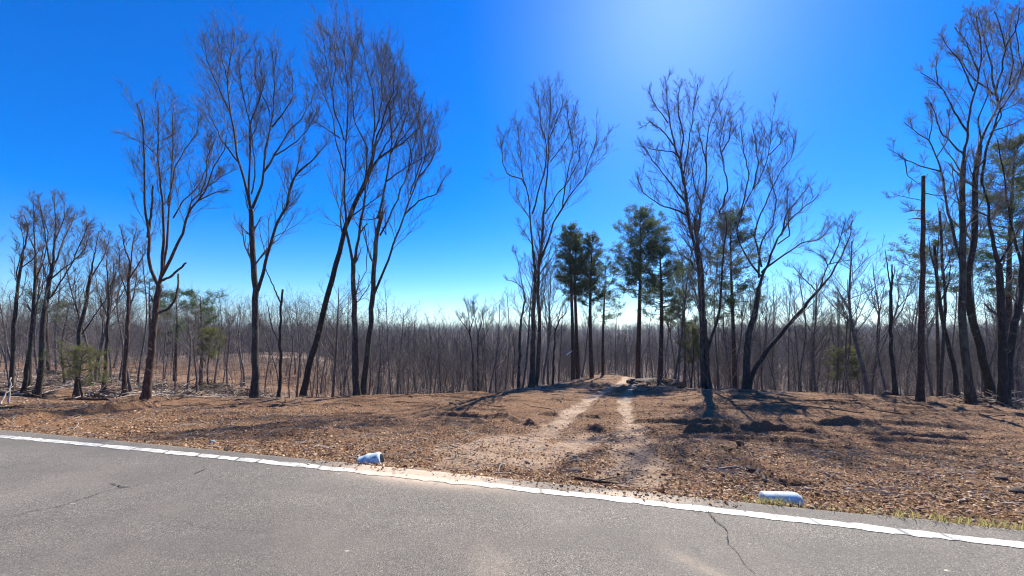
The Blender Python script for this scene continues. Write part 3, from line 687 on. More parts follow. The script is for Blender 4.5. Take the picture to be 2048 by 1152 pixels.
traced('bare_tree', 24, 'tall bare tree on twin trunks standing alone in the middle of the clearing', [
 (12, 7, [*A5((1048,975),(1055,850),(1060,600),(1070,420),(1068,300)), *A6((250,870))]),
 (11, 7, [*A5((1075,962),(1085,800),(1095,600),(1088,440),(1090,350),(1100,200)), *A6((275,870),(290,700))]),
 (6, 1.5, A6((250,870),(238,750),(230,620),(215,520),(190,440),(180,330),(170,230))), (4, 1.5, A6((215,520),(190,480),(130,460),(100,400),(110,270))),
 (5, 1.5, A6((240,640),(270,540),(300,450),(310,330),(280,200),(270,90))),
 (6, 1.5, A6((290,700),(300,560),(312,430),(315,300),(325,180),(325,65))), (3.5, 1.2, A6((315,300),(350,220),(390,110))),
 (6, 1.5, A6((278,860),(330,710),(380,610),(430,530),(480,480),(495,400),(550,290))), (4, 1.5, A6((380,610),(395,480),(430,330),(400,170))),
 (4, 1.5, A6((300,640),(350,560),(400,500),(450,410),(470,270))), (3.5, 1.5, A6((260,860),(240,780),(180,690))), (3.5, 1.5, A6((230,660),(190,600),(165,550))),
 (3, 1.5, A6((325,400),(380,330),(430,230),(440,180))),
 ], seed=21, dens=1.1)
traced('bare_tree', 20.5, 'largest bare tree right of the track, big cluster of thick stems', [
 (13, 10, A7((870,985),(862,900),(856,800),(850,700),(845,600))),
 (12, 6, [*A7((838,975),(832,700),(825,400),(800,250),(770,130),(755,0)), *AE((320,700),(300,560),(280,470))]),
 (11, 5, [*A7((850,640),(840,500),(830,300),(800,150),(790,0)), *AE((385,900),(395,800),(410,680))]),
 (5, 1.5, AE((280,470),(250,400),(230,300),(210,150),(200,30))), (5, 1.5, AE((285,470),(300,350),(270,200),(280,60))), (4, 1.5, AE((300,560),(330,400),(350,250),(380,50))),
 (5, 1.5, AE((330,790),(260,760),(190,745),(110,690),(60,640),(45,570))), (5, 1.5, AE((320,720),(250,640),(200,570),(130,480),(75,400))),
 (4, 1.5, AE((280,460),(240,430),(170,425),(100,410))), (4, 1.5, AE((250,400),(180,310),(110,260),(85,290))), (3, 1.5, AE((215,270),(150,180),(100,90))),
 (5, 1.5, AE((410,680),(430,560),(430,420),(440,300),(480,200),(520,120))), (4, 1.5, AE((400,720),(360,620),(345,500),(370,380))),
 (8, 3, [*A7((868,760),(885,690),(930,560),(945,300),(960,150),(970,0)), *AE((480,800),(530,720))]), (4, 1.5, AE((530,720),(545,600),(530,500),(500,400),(530,250))),
 (3.5, 1.5, AE((510,440),(560,360),(570,260))), (3.5, 1.5, AE((430,500),(400,380),(380,280))), (5, 2, AE((370,1100),(340,1040),(280,1005))),
 ], seed=25, dens=1.15, broken=(17,))
traced('bare_tree', 21.3, 'wide bare tree leaning right, just right of the big stem cluster', [
 (15, 9, A7((1075,968),(1080,850),(1085,700),(1110,610),(1130,550),(1143,430))),
 (8, 2, [*A7((1143,430),(1180,330),(1230,200)), *AE((880,840),(920,790),(1000,730),(1060,670))]), (5, 1.5, AE((724,1140),(730,950),(800,860),(820,700),(770,500))),
 (6, 1.5, AE((740,1110),(800,1060),(880,1000),(960,950),(1080,920),(1140,830))), (5, 1.5, AE((850,900),(880,780),(960,680),(1000,630))),
 (7, 3, [*A7((878,720),(900,640),(950,430),(1040,280),(1090,200)), *AE((700,900),(730,790))]), (5, 1.5, AE((730,790),(800,640),(830,550),(900,480),(920,360))),
 (5, 1.5, AE((590,800),(650,700),(740,570),(780,450),(800,260))), (4, 1.5, AE((600,760),(640,640),(670,560),(640,430),(620,280))), (3.5, 1.5, AE((780,450),(850,380),(880,320))),
 (4, 1.5, AE((680,650),(720,500),(700,350),(690,300))), (4, 1.5, AE((830,950),(900,900),(880,760),(890,640))),
 ][:5] + [(5, 1.5, AE((740,1080),(700,900),(730,790),(800,640),(830,550),(900,480),(920,360))), (5, 1.5, AE((735,1130),(640,1000),(600,880),(650,700),(740,570),(780,450),(800,260))),
 (4, 1.5, AE((620,780),(650,640),(670,560),(640,430),(620,280))), (3.5, 1.5, AE((780,450),(850,380),(880,320))), (4, 1.5, AE((690,640),(720,500),(700,350),(690,300))),
 (4, 1.5, AE((830,950),(900,900),(880,760),(890,640)))], seed=31, dens=1.0)
traced('curved_tree', 20.8, 'slim bare trunk curving far out to the right from the foot of the wide tree', [
 (10, 5, [*A7((1092,968),(1110,910),(1130,860),(1200,760),(1260,690),(1330,600),(1420,510)), *AU((150,580),(240,480))]),
 (5, 2, AU((240,480),(310,390),(360,300),(430,150),(440,60))), (4, 1.5, AU((240,480),(270,380),(290,330),(270,290),(200,250))), (3.5, 1.5, AU((300,330),(350,220),(400,60))),
 (3, 1.5, AU((290,330),(380,310),(440,300))), (3, 1.5, AU((220,490),(130,400),(80,340)))], 'bark_dark', seed=35, dens=.9)
traced('dead_snag', 18, 'straight dead trunk with snapped top and short stubs on the right', [
 (11.5, 6, [*AS((255,1085),(258,800),(264,600),(268,300),(268,0)), *AR((270,965))]),
 (2.5, 1.5, AS((262,60),(230,55),(190,60))), (3, 2, AS((262,105),(225,100),(190,106))), (2.5, 1.5, AR((275,1060),(330,1070),(380,1075))), (2, 1.5, AR((270,990),(285,970),(295,955))),
 (2, 1, AS((262,130),(300,135),(340,125))), (2, 1, AR((265,1100),(190,1085),(110,1065))), (2, 1, AS((255,315),(200,340),(150,375)))], 'pine_bark', cat='dead tree', seed=41, dens=.5, broken=(0, 2, 4), twig_len=.8)
traced('dead_snag', 20, 'thin dead trunk splintered into spikes, left of the snapped trunk', [
 (8, 5, AS((118,1055),(100,900),(90,750),(92,600),(95,480))), (5, 3, AS((95,480),(100,420),(98,355))), (4, 1.5, AS((94,490),(75,380),(60,270))), (3, 1.5, AS((98,450),(112,400),(115,360)))],
 'bark_dark', cat='dead tree', seed=43, broken=(0, 1, 2, 3))
traced('bare_tree', 18, 'tall grey bare tree right of the snapped trunk, limbs reaching far left', [
 (14, 8, [*AS((535,1092),(515,980),(500,850),(487,700),(486,500),(488,300),(485,0)), *AR((490,950),(492,880))]),
 (6, 1.5, AR((492,880),(510,720),(540,560),(560,470),(590,330),(580,200),(560,90))), (5, 1.5, AR((500,860),(430,790),(360,720),(340,640),(310,560))),
 (5, 1.5, AR((510,720),(430,590),(390,510),(330,440),(255,400))), (3, 1.5, AR((350,460),(340,380),(345,290))), (4, 1.5, AR((545,500),(470,330),(400,250),(375,200))),
 (7, 4, [*AS((478,330),(455,250),(430,150),(395,0)), *AR((370,950))]), (4, 1.5, AR((370,950),(345,860),(300,770),(220,720),(165,670))), (3, 1.2, AR((300,770),(320,680),(310,560))),
 (3.5, 1.2, AR((365,940),(250,910),(170,870),(75,815))), (3, 1.5, AR((345,860),(400,780),(420,680),(400,600))), (3, 1.2, AR((170,870),(180,960),(230,1000),(260,1020))),
 (4, 1.5, AR((575,400),(500,220),(440,150))), (3, 1.2, AR((590,330),(640,220),(660,120)))], seed=47, dens=.85, limb_mat='bark')
traced('bare_tree', 18.6, 'tall bare tree with a bowed dark trunk crossing behind the grey tree', [
 (13, 8, [*AS((640,1035),(610,930),(580,800),(550,690),(530,600),(510,430),(525,330),(540,250),(552,100),(550,0)), *AR((562,950),(580,800))]),
 (6, 2, AR((580,800),(600,740),(650,640),(690,560),(740,480),(790,400),(830,320))), (5, 1.5, AR((680,560),(650,450),(640,350),(600,200),(570,60))), (5, 1.5, AR((660,520),(700,400),(720,250),(700,170),(660,60))),
 (4, 1.5, AR((660,520),(600,470),(540,430),(490,340),(430,290))), (4, 1.5, AR((590,770),(570,660),(610,560),(630,500),(600,380))), (4, 1.5, AR((740,480),(760,350),(740,200),(760,60))),
 (4, 1.5, AR((720,260),(780,160),(800,40))), (3, 1.5, AR((650,640),(720,600),(800,560)))], 'bark_dark', seed=53, dens=.85)
traced('bare_tree', 17.5, 'thick bare tree at the right edge, left one of the paired trees', [
 (15, 10, AS((705,1090),(708,900),(705,700),(692,500),(683,350))), (9, 4, [*AS((683,350),(650,230),(630,100),(625,0)), *AR((600,1030),(590,1000))]),
 (6, 2, AR((590,1000),(610,830),(660,680),(700,590),(780,470),(830,300))), (5, 1.5, AR((600,880),(540,950),(560,1020),(520,900))), (6, 2, AS((690,340),(750,240),(823,110))),
 (4, 1.5, AR((640,740),(700,640),(690,560),(720,430))), (4, 1.5, AR((650,720),(740,690),(820,650))), (4, 1.5, AS((630,90),(560,60),(500,20)))], 'bark_dark', seed=59, dens=.8)
traced('bare_tree', 17.8, 'dark bare tree leaning right, right one of the paired edge trees', [
 (14, 9, AS((722,1088),(735,900),(760,740),(790,580),(812,420),(820,300))), (7, 2, [*AS((818,340),(825,200)), (2060, 400), (2075, 250), (2070, 80)]),
 (6, 2, [*AS((808,350),(770,200),(742,60)), (2010, 360), (1995, 280)]), (4, 1.5, [(2062, 380), (2100, 250), (2130, 120)]), (4, 1.5, [(2070, 220), (2040, 120), (2030, 40)])], 'bark_dark', seed=61, dens=.9)
traced('bare_tree', 21.5, 'slim dark trunk in front of the small pine, right of the snapped trunk', [
 (8, 5, AS((460,1090),(445,960),(430,880),(405,780),(385,700),(362,580),(345,440),(330,250))), (4, 1.5, AS((360,560),(400,500),(420,380),(410,280))), (4, 1.5, AS((340,400),(310,300),(300,200)))], 'bark_dark', seed=63, dens=.5)
traced('bare_tree', 21.8, 'slim upright trunk crossing the slim dark trunk beside the small pine', [
 (6, 4, AS((360,1090),(372,900),(388,700),(392,560),(378,380),(368,200),(360,60))), (3, 1, AS((380,400),(430,300),(440,180))), (3, 1, AS((368,200),(400,100),(375,40)))], 'bark', seed=67, dens=.5)
# left hand group
LT = 'tall bare tree of the left hand group, '
traced('bare_tree', 20, 'bare tree with a bent slim top, outermost of the left hand group', [
 (8, 4, AL((50,980),(60,750),(70,600),(90,430),(105,350))), (4, 1.5, AL((105,350),(130,250),(110,180))), (3, 1.2, AL((95,420),(150,380),(180,330))), (3, 1.2, AL((80,480),(75,440),(110,300),(90,220)))], seed=71, dens=.8)
traced('bare_tree', 20.5, 'slim bare tree second from the outer edge of the left hand group', [
 (8, 4, AL((105,985),(125,850),(140,750),(155,550),(160,400))), (4, 1.5, AL((160,400),(155,250),(150,110))), (3, 1.2, AL((158,480),(200,380),(220,260),(180,150))), (3, 1.2, AL((155,330),(110,230),(80,190)))], seed=73, dens=.9)
traced('bare_tree', 20.2, 'widest bare tree of the left hand group, long limbs sweeping right', [
 (11, 6, AL((172,1030),(185,900),(190,780),(200,620),(220,500),(240,400))), (5, 1.5, AL((240,400),(250,250),(245,100))), (4, 1.5, AL((222,560),(280,470),(330,390),(400,220))), (4, 1.5, AL((240,420),(290,290),(340,170))),
 (4, 1.5, AL((232,430),(205,280),(180,130))), (3.5, 1.5, AL((230,470),(330,390),(390,330),(400,260))), (3.5, 1.2, AL((248,300),(290,200),(290,120)))], seed=79, dens=1.1)
traced('bare_tree', 22, 'straight bare trunk just left of the widest left hand tree', [
 (7, 4, AL((128,975),(135,800),(150,600),(170,450))), (3, 1.2, AL((170,450),(200,330),(195,250))), (3, 1.2, AL((150,620),(190,520),(200,400)))], seed=83, dens=.8)
traced('bare_tree', 21.5, 'bare trunk standing inside the young yellow green pine', [
 (9, 5, AL((345,1010),(352,850),(362,700),(385,600),(410,450))), (4, 1.5, AL((410,450),(430,350),(450,250))), (3.5, 1.2, AL((370,720),(430,630),(480,560),(520,450))), (3.5, 1.2, AL((405,470),(470,370),(500,270))), (3, 1.2, AL((365,700),(340,560),(340,450)))], seed=87, dens=1)
traced('bare_tree', 21, 'wavy brown trunk just left of the forked broken tree', [
 (8, 4.5, AL((568,1005),(562,900),(575,750),(580,600),(580,500),(590,400))), (4, 1.5, AL((590,400),(560,320),(550,250))), (4, 1.5, AL((590,420),(600,300),(620,240))), (3.5, 1.2, AL((585,470),(640,380),(680,300))), (3, 1.2, AL((580,560),(540,440),(540,330)))], 'bark_brown', seed=89, dens=1.1)
traced('bare_tree', 23, 'slim bare trunk between the young pine and the wavy brown trunk', [
 (7, 4, AL((470,975),(480,800),(488,650),(490,500))), (3.5, 1.2, AL((490,500),(480,400),(490,330))), (3.5, 1.2, AL((488,560),(520,470),(530,380))), (3, 1.2, AL((485,640),(440,520),(430,440)))], seed=91, dens=1)
# slim trees in the middle ground
traced('broken_sapling', 24, 'thin broken sapling with a bent top right of the tallest straight tree', [
 (7, 4, A4((870,1010),(880,850),(878,700),(882,520),(893,435))), (3.5, 1.5, A4((878,740),(835,650),(820,570),(805,495))), (4, 2, A4((884,510),(850,440),(815,360),(795,310)))], 'bark_dark', seed=93, broken=(0, 1, 2))
traced('bare_tree', 26, 'slim bare tree with an open fan crown left of the twin trunks', [
 (7, 4, zz(840, 560, 4.8, [(945,1010),(950,800),(960,500),(975,350),(1010,200)])), (4, 1.5, zz(840, 560, 4.8, [(1010,200),(1000,100),(930,30),(860,0)])), (3, 1.2, zz(840, 560, 4.8, [(975,350),(1040,250),(1080,150)])), (3, 1.2, [(1050, 601), (1040, 540), (1030, 500)])], seed=95, dens=.9)
traced('bare_tree', 30, 'small round crowned ravine tree against the sky, left one of two alike', [
 (5, 3, zz(840, 560, 4.8, [(515,1030),(505,700),(490,560),(470,490)])), (3, 1, zz(840, 560, 4.8, [(470,490),(400,400),(350,330)])), (3, 1, zz(840, 560, 4.8, [(475,500),(470,350),(440,220)])), (3, 1, zz(840, 560, 4.8, [(480,500),(520,350),(500,210)]))], seed=97, dens=1.4, twig_len=1.2)
traced('bare_tree', 30.5, 'small round crowned ravine tree against the sky, right one of two alike', [
 (5.5, 3, zz(840, 560, 4.8, [(560,1030),(555,700),(558,500)])), (3, 1, zz(840, 560, 4.8, [(558,520),(530,380),(520,240)])), (3, 1, zz(840, 560, 4.8, [(558,520),(600,380),(610,280)])), (3, 1, zz(840, 560, 4.8, [(560,620),(640,520),(680,400),(680,330)]))], seed=99, dens=1.4, twig_len=1.2)
traced('bare_tree', 26, 'slim bare tree leaning right between the twin trunks and the pines', [
 (5, 3, zz(840, 560, 4.8, [(1275,960),(1285,700),(1300,480),(1340,380)])), (3, 1, zz(840, 560, 4.8, [(1340,380),(1400,320),(1435,200)])), (2.5, 1, zz(840, 560, 4.8, [(1320,400),(1350,280),(1400,180)])), (2.5, 1, zz(840, 560, 4.8, [(1300,480),(1250,420),(1180,410)]))], seed=101, dens=.7)

# ------------------------------------------------------------------ pines
def tufts(C, rng, n=15, L=0.17, wv=0.012):
    m = len(C); d = rng.normal(size=(m, n, 3)); d[..., 2] = np.abs(d[..., 2]) * .9 - .1; d /= np.linalg.norm(d, axis=2, keepdims=True)
    l = rng.uniform(.6, 1.2, (m, n, 1)) * L; c = C[:, None] + rng.normal(0, L * .35, (m, n, 3))
    sd = np.cross(d, rng.normal(size=(m, n, 3))); sd /= np.linalg.norm(sd, axis=2, keepdims=True); sd *= wv
    V = np.stack([c - sd, c + sd, c + d * l], 2).reshape(-1, 3); return V, np.arange(len(V)).reshape(-1, 3)
def pine(base, top_z, crown_z, hw, label, seed, rpx=7, sparse=1.0, mat='needles', group=None, name='pine_tree', lean=0.0, flat=False, tl=.17, wv=.012, bark_='pine_bark', asym=0):
    rng = np.random.RandomState(seed); x, y, z = base; Ht = top_z - z; t = thing(name, (x, y, z), label, 'pine tree' if name == 'pine_tree' else 'young pine', group)
    n = 14; u = np.linspace(0, 1, n); P = np.stack([lean * u * Ht + .12 * np.sin(u * 4 + seed), .1 * np.cos(u * 5 + seed) * u, u * Ht], 1); P[0, 2] = -.2
    r0 = rpx * .5 / F * y; T = Tubes(); T.add(P, r0 * (1.25 * (1 - u) ** .8 * .85 + .12), 10); put('trunk', T.mesh('trunk', M[bark_]), t)
    c0 = crown_z - z; hw *= 1.12; K = int((64 if not flat else 26) * sparse * max(1, (Ht - c0) / 5)); C = Tubes(); TC_ = []
    for k in range(K):
        f = (k + rng.uniform()) / K; h = c0 + (Ht - c0) * f ** .9 * .985
        prof = (math.sin(math.pi * min(1, .18 + f * .80)) ** .5) if not flat else (.35 + .65 * math.sin(math.pi * min(1, f * .85 + .1)))
        ln = hw * prof * rng.uniform(.5, 1.2) * (.5 if rng.uniform() < .25 else 1) + .15
        a = rng.uniform(0, 6.283); el = rng.uniform(-.12, .35) + f * .45
        ln *= 1 + asym * math.cos(a)
        px_ = np.interp(h, P[:, 2], P[:, 0]); py_ = np.interp(h, P[:, 2], P[:, 1]); m = 6; v = np.linspace(0, 1, m)
        d = np.array([math.cos(a) * math.cos(el), math.sin(a) * math.cos(el), math.sin(el)])
        B = np.array([px_, py_, h]) + v[:, None] * ln * d + np.stack([0 * v, 0 * v, .22 * ln * v ** 2 * rng.uniform(-.2, 1)], 1); B[1:] += rng.normal(0, .04 * ln, (m - 1, 3))
        br = max(.018, r0 * .2) * np.linspace(1, .3, m); C.add(B, br, 4)
        g, gr = grow(B[None], br[None], max(3, int(ln * 4.5)), .25, 1, .38, (30, 65), .12, 4, .5, .2, .008, .18, rng=rng, lmax=1.0); C.add(g, gr, 3)
        ends = np.concatenate([g[:, 1:].reshape(-1, 3), B[-2:]]); ends = ends[rng.uniform(0, 1, len(ends)) < .8]; TC_.append(ends)
    for k in range(int(5 * sparse) + 2):    # dead lower limbs
        h = rng.uniform(.35, 1) * c0; a = rng.uniform(0, 6.283); ln = rng.uniform(.25, .9) * hw * .6; v = np.linspace(0, 1, 4)
        B = np.array([np.interp(h, P[:, 2], P[:, 0]), 0, h]) + v[:, None] * ln * np.array([math.cos(a), math.sin(a), .12]); B[1:] += rng.normal(0, .05, (3, 3)); C.add(B, np.linspace(.018, .006, 4), 3)
    put('branches', C.mesh('branches', M['twig'], smooth=False), t)
    V, Fc = tufts(np.concatenate(TC_), rng, L=tl, wv=wv); put('crown', mesh_from('crown', V, [Fc], M[mat]), t)
    return t
def pxpine(px, py, top, cr, hwpx, label, seed, Yd=None, **kw):
    if Yd is None: x, Yd = img2ground(px, py)
    x = (px - CX) / F * Yd; z = zat(x, Yd); f = lambda yy: H - (yy - HY) / F * Yd
    return pine((x, Yd, z), f(top), f(cr), hwpx / F * Yd, label, seed, **kw)
pxpine(1143, 762, 455, 600, 32, 'tall pine with a blue ribbon, leftmost of the track pines', 1, Yd=33, rpx=8, tl=.24, wv=.018)
pxpine(1153, 762, 470, 600, 30, 'tall reddish pine trunk touching the ribboned pine on its right', 2, Yd=33.6, rpx=8, tl=.24, wv=.018)
pxpine(1183, 760, 476, 615, 30, 'tall narrow crowned pine between the touching pair and the sparse pine', 3, Yd=34, rpx=8, tl=.24, wv=.018)
pxpine(1208, 756, 525, 650, 36, 'slender pine with sparse layered branches, left of the dirt track', 4, Yd=35.5, rpx=5.5, sparse=.5, tl=.22, wv=.016)
pxpine(1278, 757, 430, 600, 52, 'tall full crowned pine just right of the dirt track', 5, Yd=34.5, rpx=9, tl=.26, wv=.019)
pxpine(1320, 752, 482, 640, 42, 'dark pine growing on top of the earth mound', 6, Yd=31, rpx=9, tl=.24, wv=.018)
pxpine(1368, 765, 525, 660, 34, 'thin pine between the earth mound and the big tree cluster', 7, Yd=36, rpx=5, sparse=.7, tl=.24, wv=.018)
pxpine(1466, 770, 425, 640, 52, 'tall pine showing dark between the big tree cluster and the wide leaning tree', 8, Yd=25, rpx=8, tl=.22, wv=.015, sparse=.9)
pxpine(1878, 790, 452, 590, 46, 'pine with tiered foliage behind the snapped trunk on the right', 9, Yd=25, rpx=6, sparse=.7, tl=.22, wv=.015, asym=-.35)
pxpine(2022, 800, 285, 600, 62, 'large pine at the right edge behind the paired trees', 10, Yd=22, rpx=10, tl=.2, wv=.014)
pxpine(352, 770, 590, 690, 38, 'flat topped pine behind the forked broken tree', 11, Yd=40, rpx=6, flat=True, tl=.28, wv=.02, sparse=.8)
pxpine(402, 775, 592, 680, 36, 'flat topped pine between the forked broken tree and the tallest straight tree', 12, Yd=38, rpx=6, flat=True, tl=.28, wv=.02, sparse=.8)
pxpine(300, 760, 560, 650, 30, 'thin crowned pine behind the left hand group', 13, Yd=42, rpx=6, flat=True, tl=.28, wv=.02, sparse=.5)
pxpine(95, 760, 585, 650, 30, 'pine half hidden behind the widest tree of the left hand group', 14, Yd=38, rpx=6, flat=True, tl=.26, wv=.02, sparse=.5)
pxpine(163, 796, 702, 772, 40, 'young yellow green pine at the left, wrapped round a bare trunk', 15, Yd=20.5, rpx=3, mat='young_needles', name='young_pine', tl=.13, wv=.007, sparse=1.0)
pxpine(418, 772, 662, 720, 24, 'small yellow green pine on the debris slope', 16, Yd=30, rpx=3, mat='young_needles', name='young_pine', tl=.2, wv=.012, sparse=.7)
pxpine(1688, 790, 700, 765, 26, 'small pale green pine in the wood left of the splintered trunk', 17, Yd=27, rpx=3, mat='young_needles', name='young_pine', tl=.18, wv=.012, sparse=.8)
pxpine(1383, 790, 655, 730, 22, 'small green pine just left of the big tree cluster', 18, Yd=28, rpx=3, mat='young_needles', name='young_pine', tl=.18, wv=.012, sparse=.7)
pxpine(1700, 720, 640, 700, 14, 'distant small pine on the valley side', 19, Yd=60, rpx=2, name='young_pine', tl=.3, wv=.02, sparse=.5)

# ------------------------------------------------------------------ background wood: copied individuals
def bare_template(seed, Ht=12.0, fork=False, slim=False, dead=False):
    rng = np.random.RandomState(seed); n = 12; u = np.linspace(0, 1, n); le = rng.normal(0, .05, 2)
    P = np.stack([le[0] * u * Ht + .18 * np.sin(u * rng.uniform(3, 7) + seed), le[1] * u * Ht + .15 * np.sin(u * 5 + 2 * seed), u * Ht * (.62 if fork else .93)], 1); P[0, 2] = -.3
    r = (.095 if not slim else .055) * (1.1 - (.55 if fork else .95) * u) + .012; r[0] *= 1.4
    T = Tubes(); T.add(P, r, 7)
    C = Tubes(); S, SR = P[None], r[None]
    if fork:
        f, fr_ = grow(S, SR, 3, .8, 1, .62, (10, 28), .16, 9, .85, .06, .03, 2, rng=rng); C.add(f, fr_, 5); S2, SR2 = f, fr_
        c1, q1 = grow(S2, SR2, 7, .12, .98, .32, (22, 50), .16, 5, .5, .12, .012, .6, rng=rng)
        c0, q0 = grow(S, SR, 4, .45, .8, .3, (30, 60), .15, 5, .45, .14, .012, .5, rng=rng); c1 = np.concatenate([c1, c0]); q1 = np.concatenate([q1, q0])
    else:
        c1, q1 = grow(S, SR, 13 if slim else 20, .38, .98, .26 if slim else .34, (25, 55), .15, 5, .5, .12, .012, .5, rng=rng)
    c2, q2 = grow(c1, q1, 6, .15, 1, .45, (22, 50), .14, 4, .6, .18, .010, .35, rng=rng); C.add(c1, q1, 4); C.add(c2, q2, 3)
    c3, q3 = grow(c2, q2, 4, .15, 1, .5, (20, 55), .12, 3, .75, .2, .008, .2, rng=rng); C.add(c3, q3, 3)
    return T.mesh('trunk', M['wood_bark']), C.mesh('crown', M['twig'], smooth=False), Ht
TPL = [bare_template(s, 12, fork=s % 3 == 0, slim=s % 2 == 1) for s in range(200, 214)]
brg = np.random.RandomState(5)
cont = np.array([(-100,600),(0,560),(100,520),(200,480),(300,530),(400,580),(480,590),(560,585),(640,600),(700,590),(760,605),(800,625),(860,640),(905,650),(930,640),(1000,612),(1040,590),(1100,600),(1150,620),(1210,640),(1300,640),(1340,600),(1400,560),(1500,545),(1600,520),(1700,480),(1800,500),(1900,520),(2048,520),(2150,500)], float)
ZONES = [(-200, 110, 'left of the widest left hand tree'), (110, 290, 'left of the forked broken tree'), (290, 500, 'right of the forked broken tree'), (500, 640, 'right of the tallest straight tree'),
         (640, 740, 'right of the leaning trunk'), (740, 900, 'right of the fan shaped tree'), (900, 1060, 'left of the twin trunks'), (1060, 1270, 'behind the pines by the track'), (1270, 1400, 'behind the earth mound'),
         (1400, 1520, 'behind the big stem cluster'), (1520, 1680, 'behind the curved slim trunk'), (1680, 1840, 'around the splintered trunk'), (1840, 2300, 'behind the tall right edge trees')]
placed = []; BGK = {}
def bg_tree(px, Yd, top, ti=None, lab=None):
    x = (px - CX) / F * Yd; z = zat(x, Yd); ht = (H - (top - HY) / F * Yd) - z
    if ht < 2.5: return None
    zn = next((q for q in ZONES if q[0] <= px < q[1]), ZONES[-1])
    ti = ti if ti is not None else brg.randint(len(TPL)); tr, cr, Ht = TPL[ti]; s = ht / Ht; sd_ = 200 + ti
    kind = 'forked' if sd_ % 3 == 0 else 'slender' if sd_ % 2 == 1 else 'full crowned'
    key = (zn[2], kind, 'tall' if top < np.interp(px, cont[:, 0], cont[:, 1]) + 14 else 'low', 'nearer' if Yd < 34 else 'farther')
    t = thing('woodland_tree', (x, Yd, z - .05), '', 'tree', f'bare background trees {zn[2]}', brg.uniform(0, 6.28)); BGK.setdefault(key, []).append((px, t))
    wd = min(s, .85) * brg.uniform(.8, 1.15) + .1; t.scale = (wd, wd, s)
    put('trunk', tr, t); put('crown', cr, t); placed.append((x, Yd)); return t
# some trees read off the photograph: (px, distance, top row)
for px, Yd, tp in [(15,30,600),(35,33,560),(75,27,430),(185,26,500),(215,33,520),(240,30,470),(262,24,455),(282,28,470),(325,30,560),(345,27,600),(375,26,585),(392,24,600),(432,30,580),(455,42,590),(478,40,595),(560,25,575),(580,27,570),(598,36,585),(620,38,590),(645,45,600),
                   (668,24,560),(690,30,575),(757,26,600),(785,23,560),(800,27,610),(815,34,615),(835,30,625),(858,36,630),(880,44,640),(918,28,645),(940,34,625),(980,33,600),(995,29,590),(1012,28,570),(1030,30,610),(1040,27,500),(1090,30,560),(1100,36,520),(1120,40,600),
                   (1160,44,560),(1230,50,620),(1250,52,640),(1300,45,600),(1335,40,560),(1345,30,480),(1350,36,580),(1385,33,600),(1400,40,600),(1430,27,440),(1445,34,560),(1480,28,500),(1530,27,520),(1545,33,560),(1575,26,540),(1590,30,560),(1605,24,520),(1625,27,545),(1650,34,570),
                   (1672,27,560),(1700,24,520),(1728,22,452),(1735,28,480),(1752,25,500),(1770,22,500),(1800,33,560),(1812,26,540),(1850,30,560),(1860,24,590),(1905,28,560),(1925,25,500),(1960,24,470),(1990,34,560),(2030,27,540),(2045,24,480),(2075,25,500),(-20,24,560),(-35,30,450)]:
    bg_tree(px, Yd, tp)
tries = 0
while len(placed) < 292 and tries < 6000:
    tries += 1
    px = brg.uniform(-60, 2110); Yd = 23 * math.exp(brg.uniform(0, 1.05)); 
    if 1040 < px < 1330 and Yd < 47: continue
    if 230 < px < 640 and brg.uniform() < .8 and Yd < 48: continue
    if px < 230 and Yd < 45 and brg.uniform() < .7: continue
    x = (px - CX) / F * Yd
    if any((x - a) ** 2 + (Yd - b) ** 2 < 1.0 for a, b in placed): continue
    tp = np.interp(px, cont[:, 0], cont[:, 1]); z = zat(x, Yd); hmax = (H - (tp - HY) / F * Yd) - z; ht = min(brg.uniform(7, 14), hmax * brg.uniform(.62, 1.02))
    top = HY + F * (H - (z + ht)) / Yd; bg_tree(px, Yd, top)

ORD = {1: [''], 2: ['left one', 'right one'], 3: ['leftmost', 'middle one', 'rightmost'], 4: ['leftmost', 'second from left', 'third from left', 'rightmost'],
       5: ['leftmost', 'second from left', 'middle one', 'second from right', 'rightmost']}
NTH = ['leftmost', 'second from left', 'third from left', 'fourth from left', 'fifth from left', 'sixth from left', 'seventh from left', 'eighth from left', 'ninth from left', 'tenth from left', 'eleventh from left', 'twelfth from left']
for (zn_, kind, hh, nr), lst in BGK.items():
    lst.sort(key=lambda q: q[0]); names = ORD.get(len(lst), NTH)
    for (px, t), nm in zip(lst, names):
        t['label'] = f'{hh} {kind} bare tree {zn_}, {nr}' + (f', {nm}' if nm else '')
# ------------------------------------------------------------------ far wood and undergrowth (uncountable)
def sapling_mass(n, f, h0, h1, rng, K=5, K2=4, r=.012, spr=.5, tw=.006, sides=3, up=.16, lf=.4, cap=False):
    X, Y = f(n); Z = full_z(X, Y); h = rng.uniform(h0, h1, n)
    if cap:
        row = np.interp(CX + F * X / Y, [-200, 0, 300, 500, 640, 760, 900, 1000, 1400, 1700, 2100], [600, 610, 580, 592, 600, 630, 660, 652, 655, 648, 645]) + np.abs(rng.normal(0, 14, n))
        h = np.clip(H - (row - HY) / F * Y - Z, 1.5, h * 1.15)
    m = 5; u = np.linspace(0, 1, m)
    L = rng.normal(0, .09 * spr * 2, (n, 2)); P = np.stack([X[:, None] + L[:, :1] * h[:, None] * u, Y[:, None] + L[:, 1:] * h[:, None] * u, Z[:, None] - .1 + h[:, None] * u], -1)
    P[:, 1:, :2] += rng.normal(0, .02, (n, m - 1, 2)) * h[:, None, None]
    Rr = (r * h / h1)[:, None] * np.linspace(1, .35, m)[None]; T = Tubes(); T.add(P, Rr, sides)
    c, q = grow(P, Rr, K, .3, 1, lf, (25, 55), up, 4, .6, .14, tw, .3, rng=rng); T.add(c, q, 3)
    if K2:
        c2, q2 = grow(c, q, K2, .2, 1, .5, (22, 55), up, 3, .8, .18, tw * .8, .2, rng=rng); T.add(c2, q2, 3)
    return T
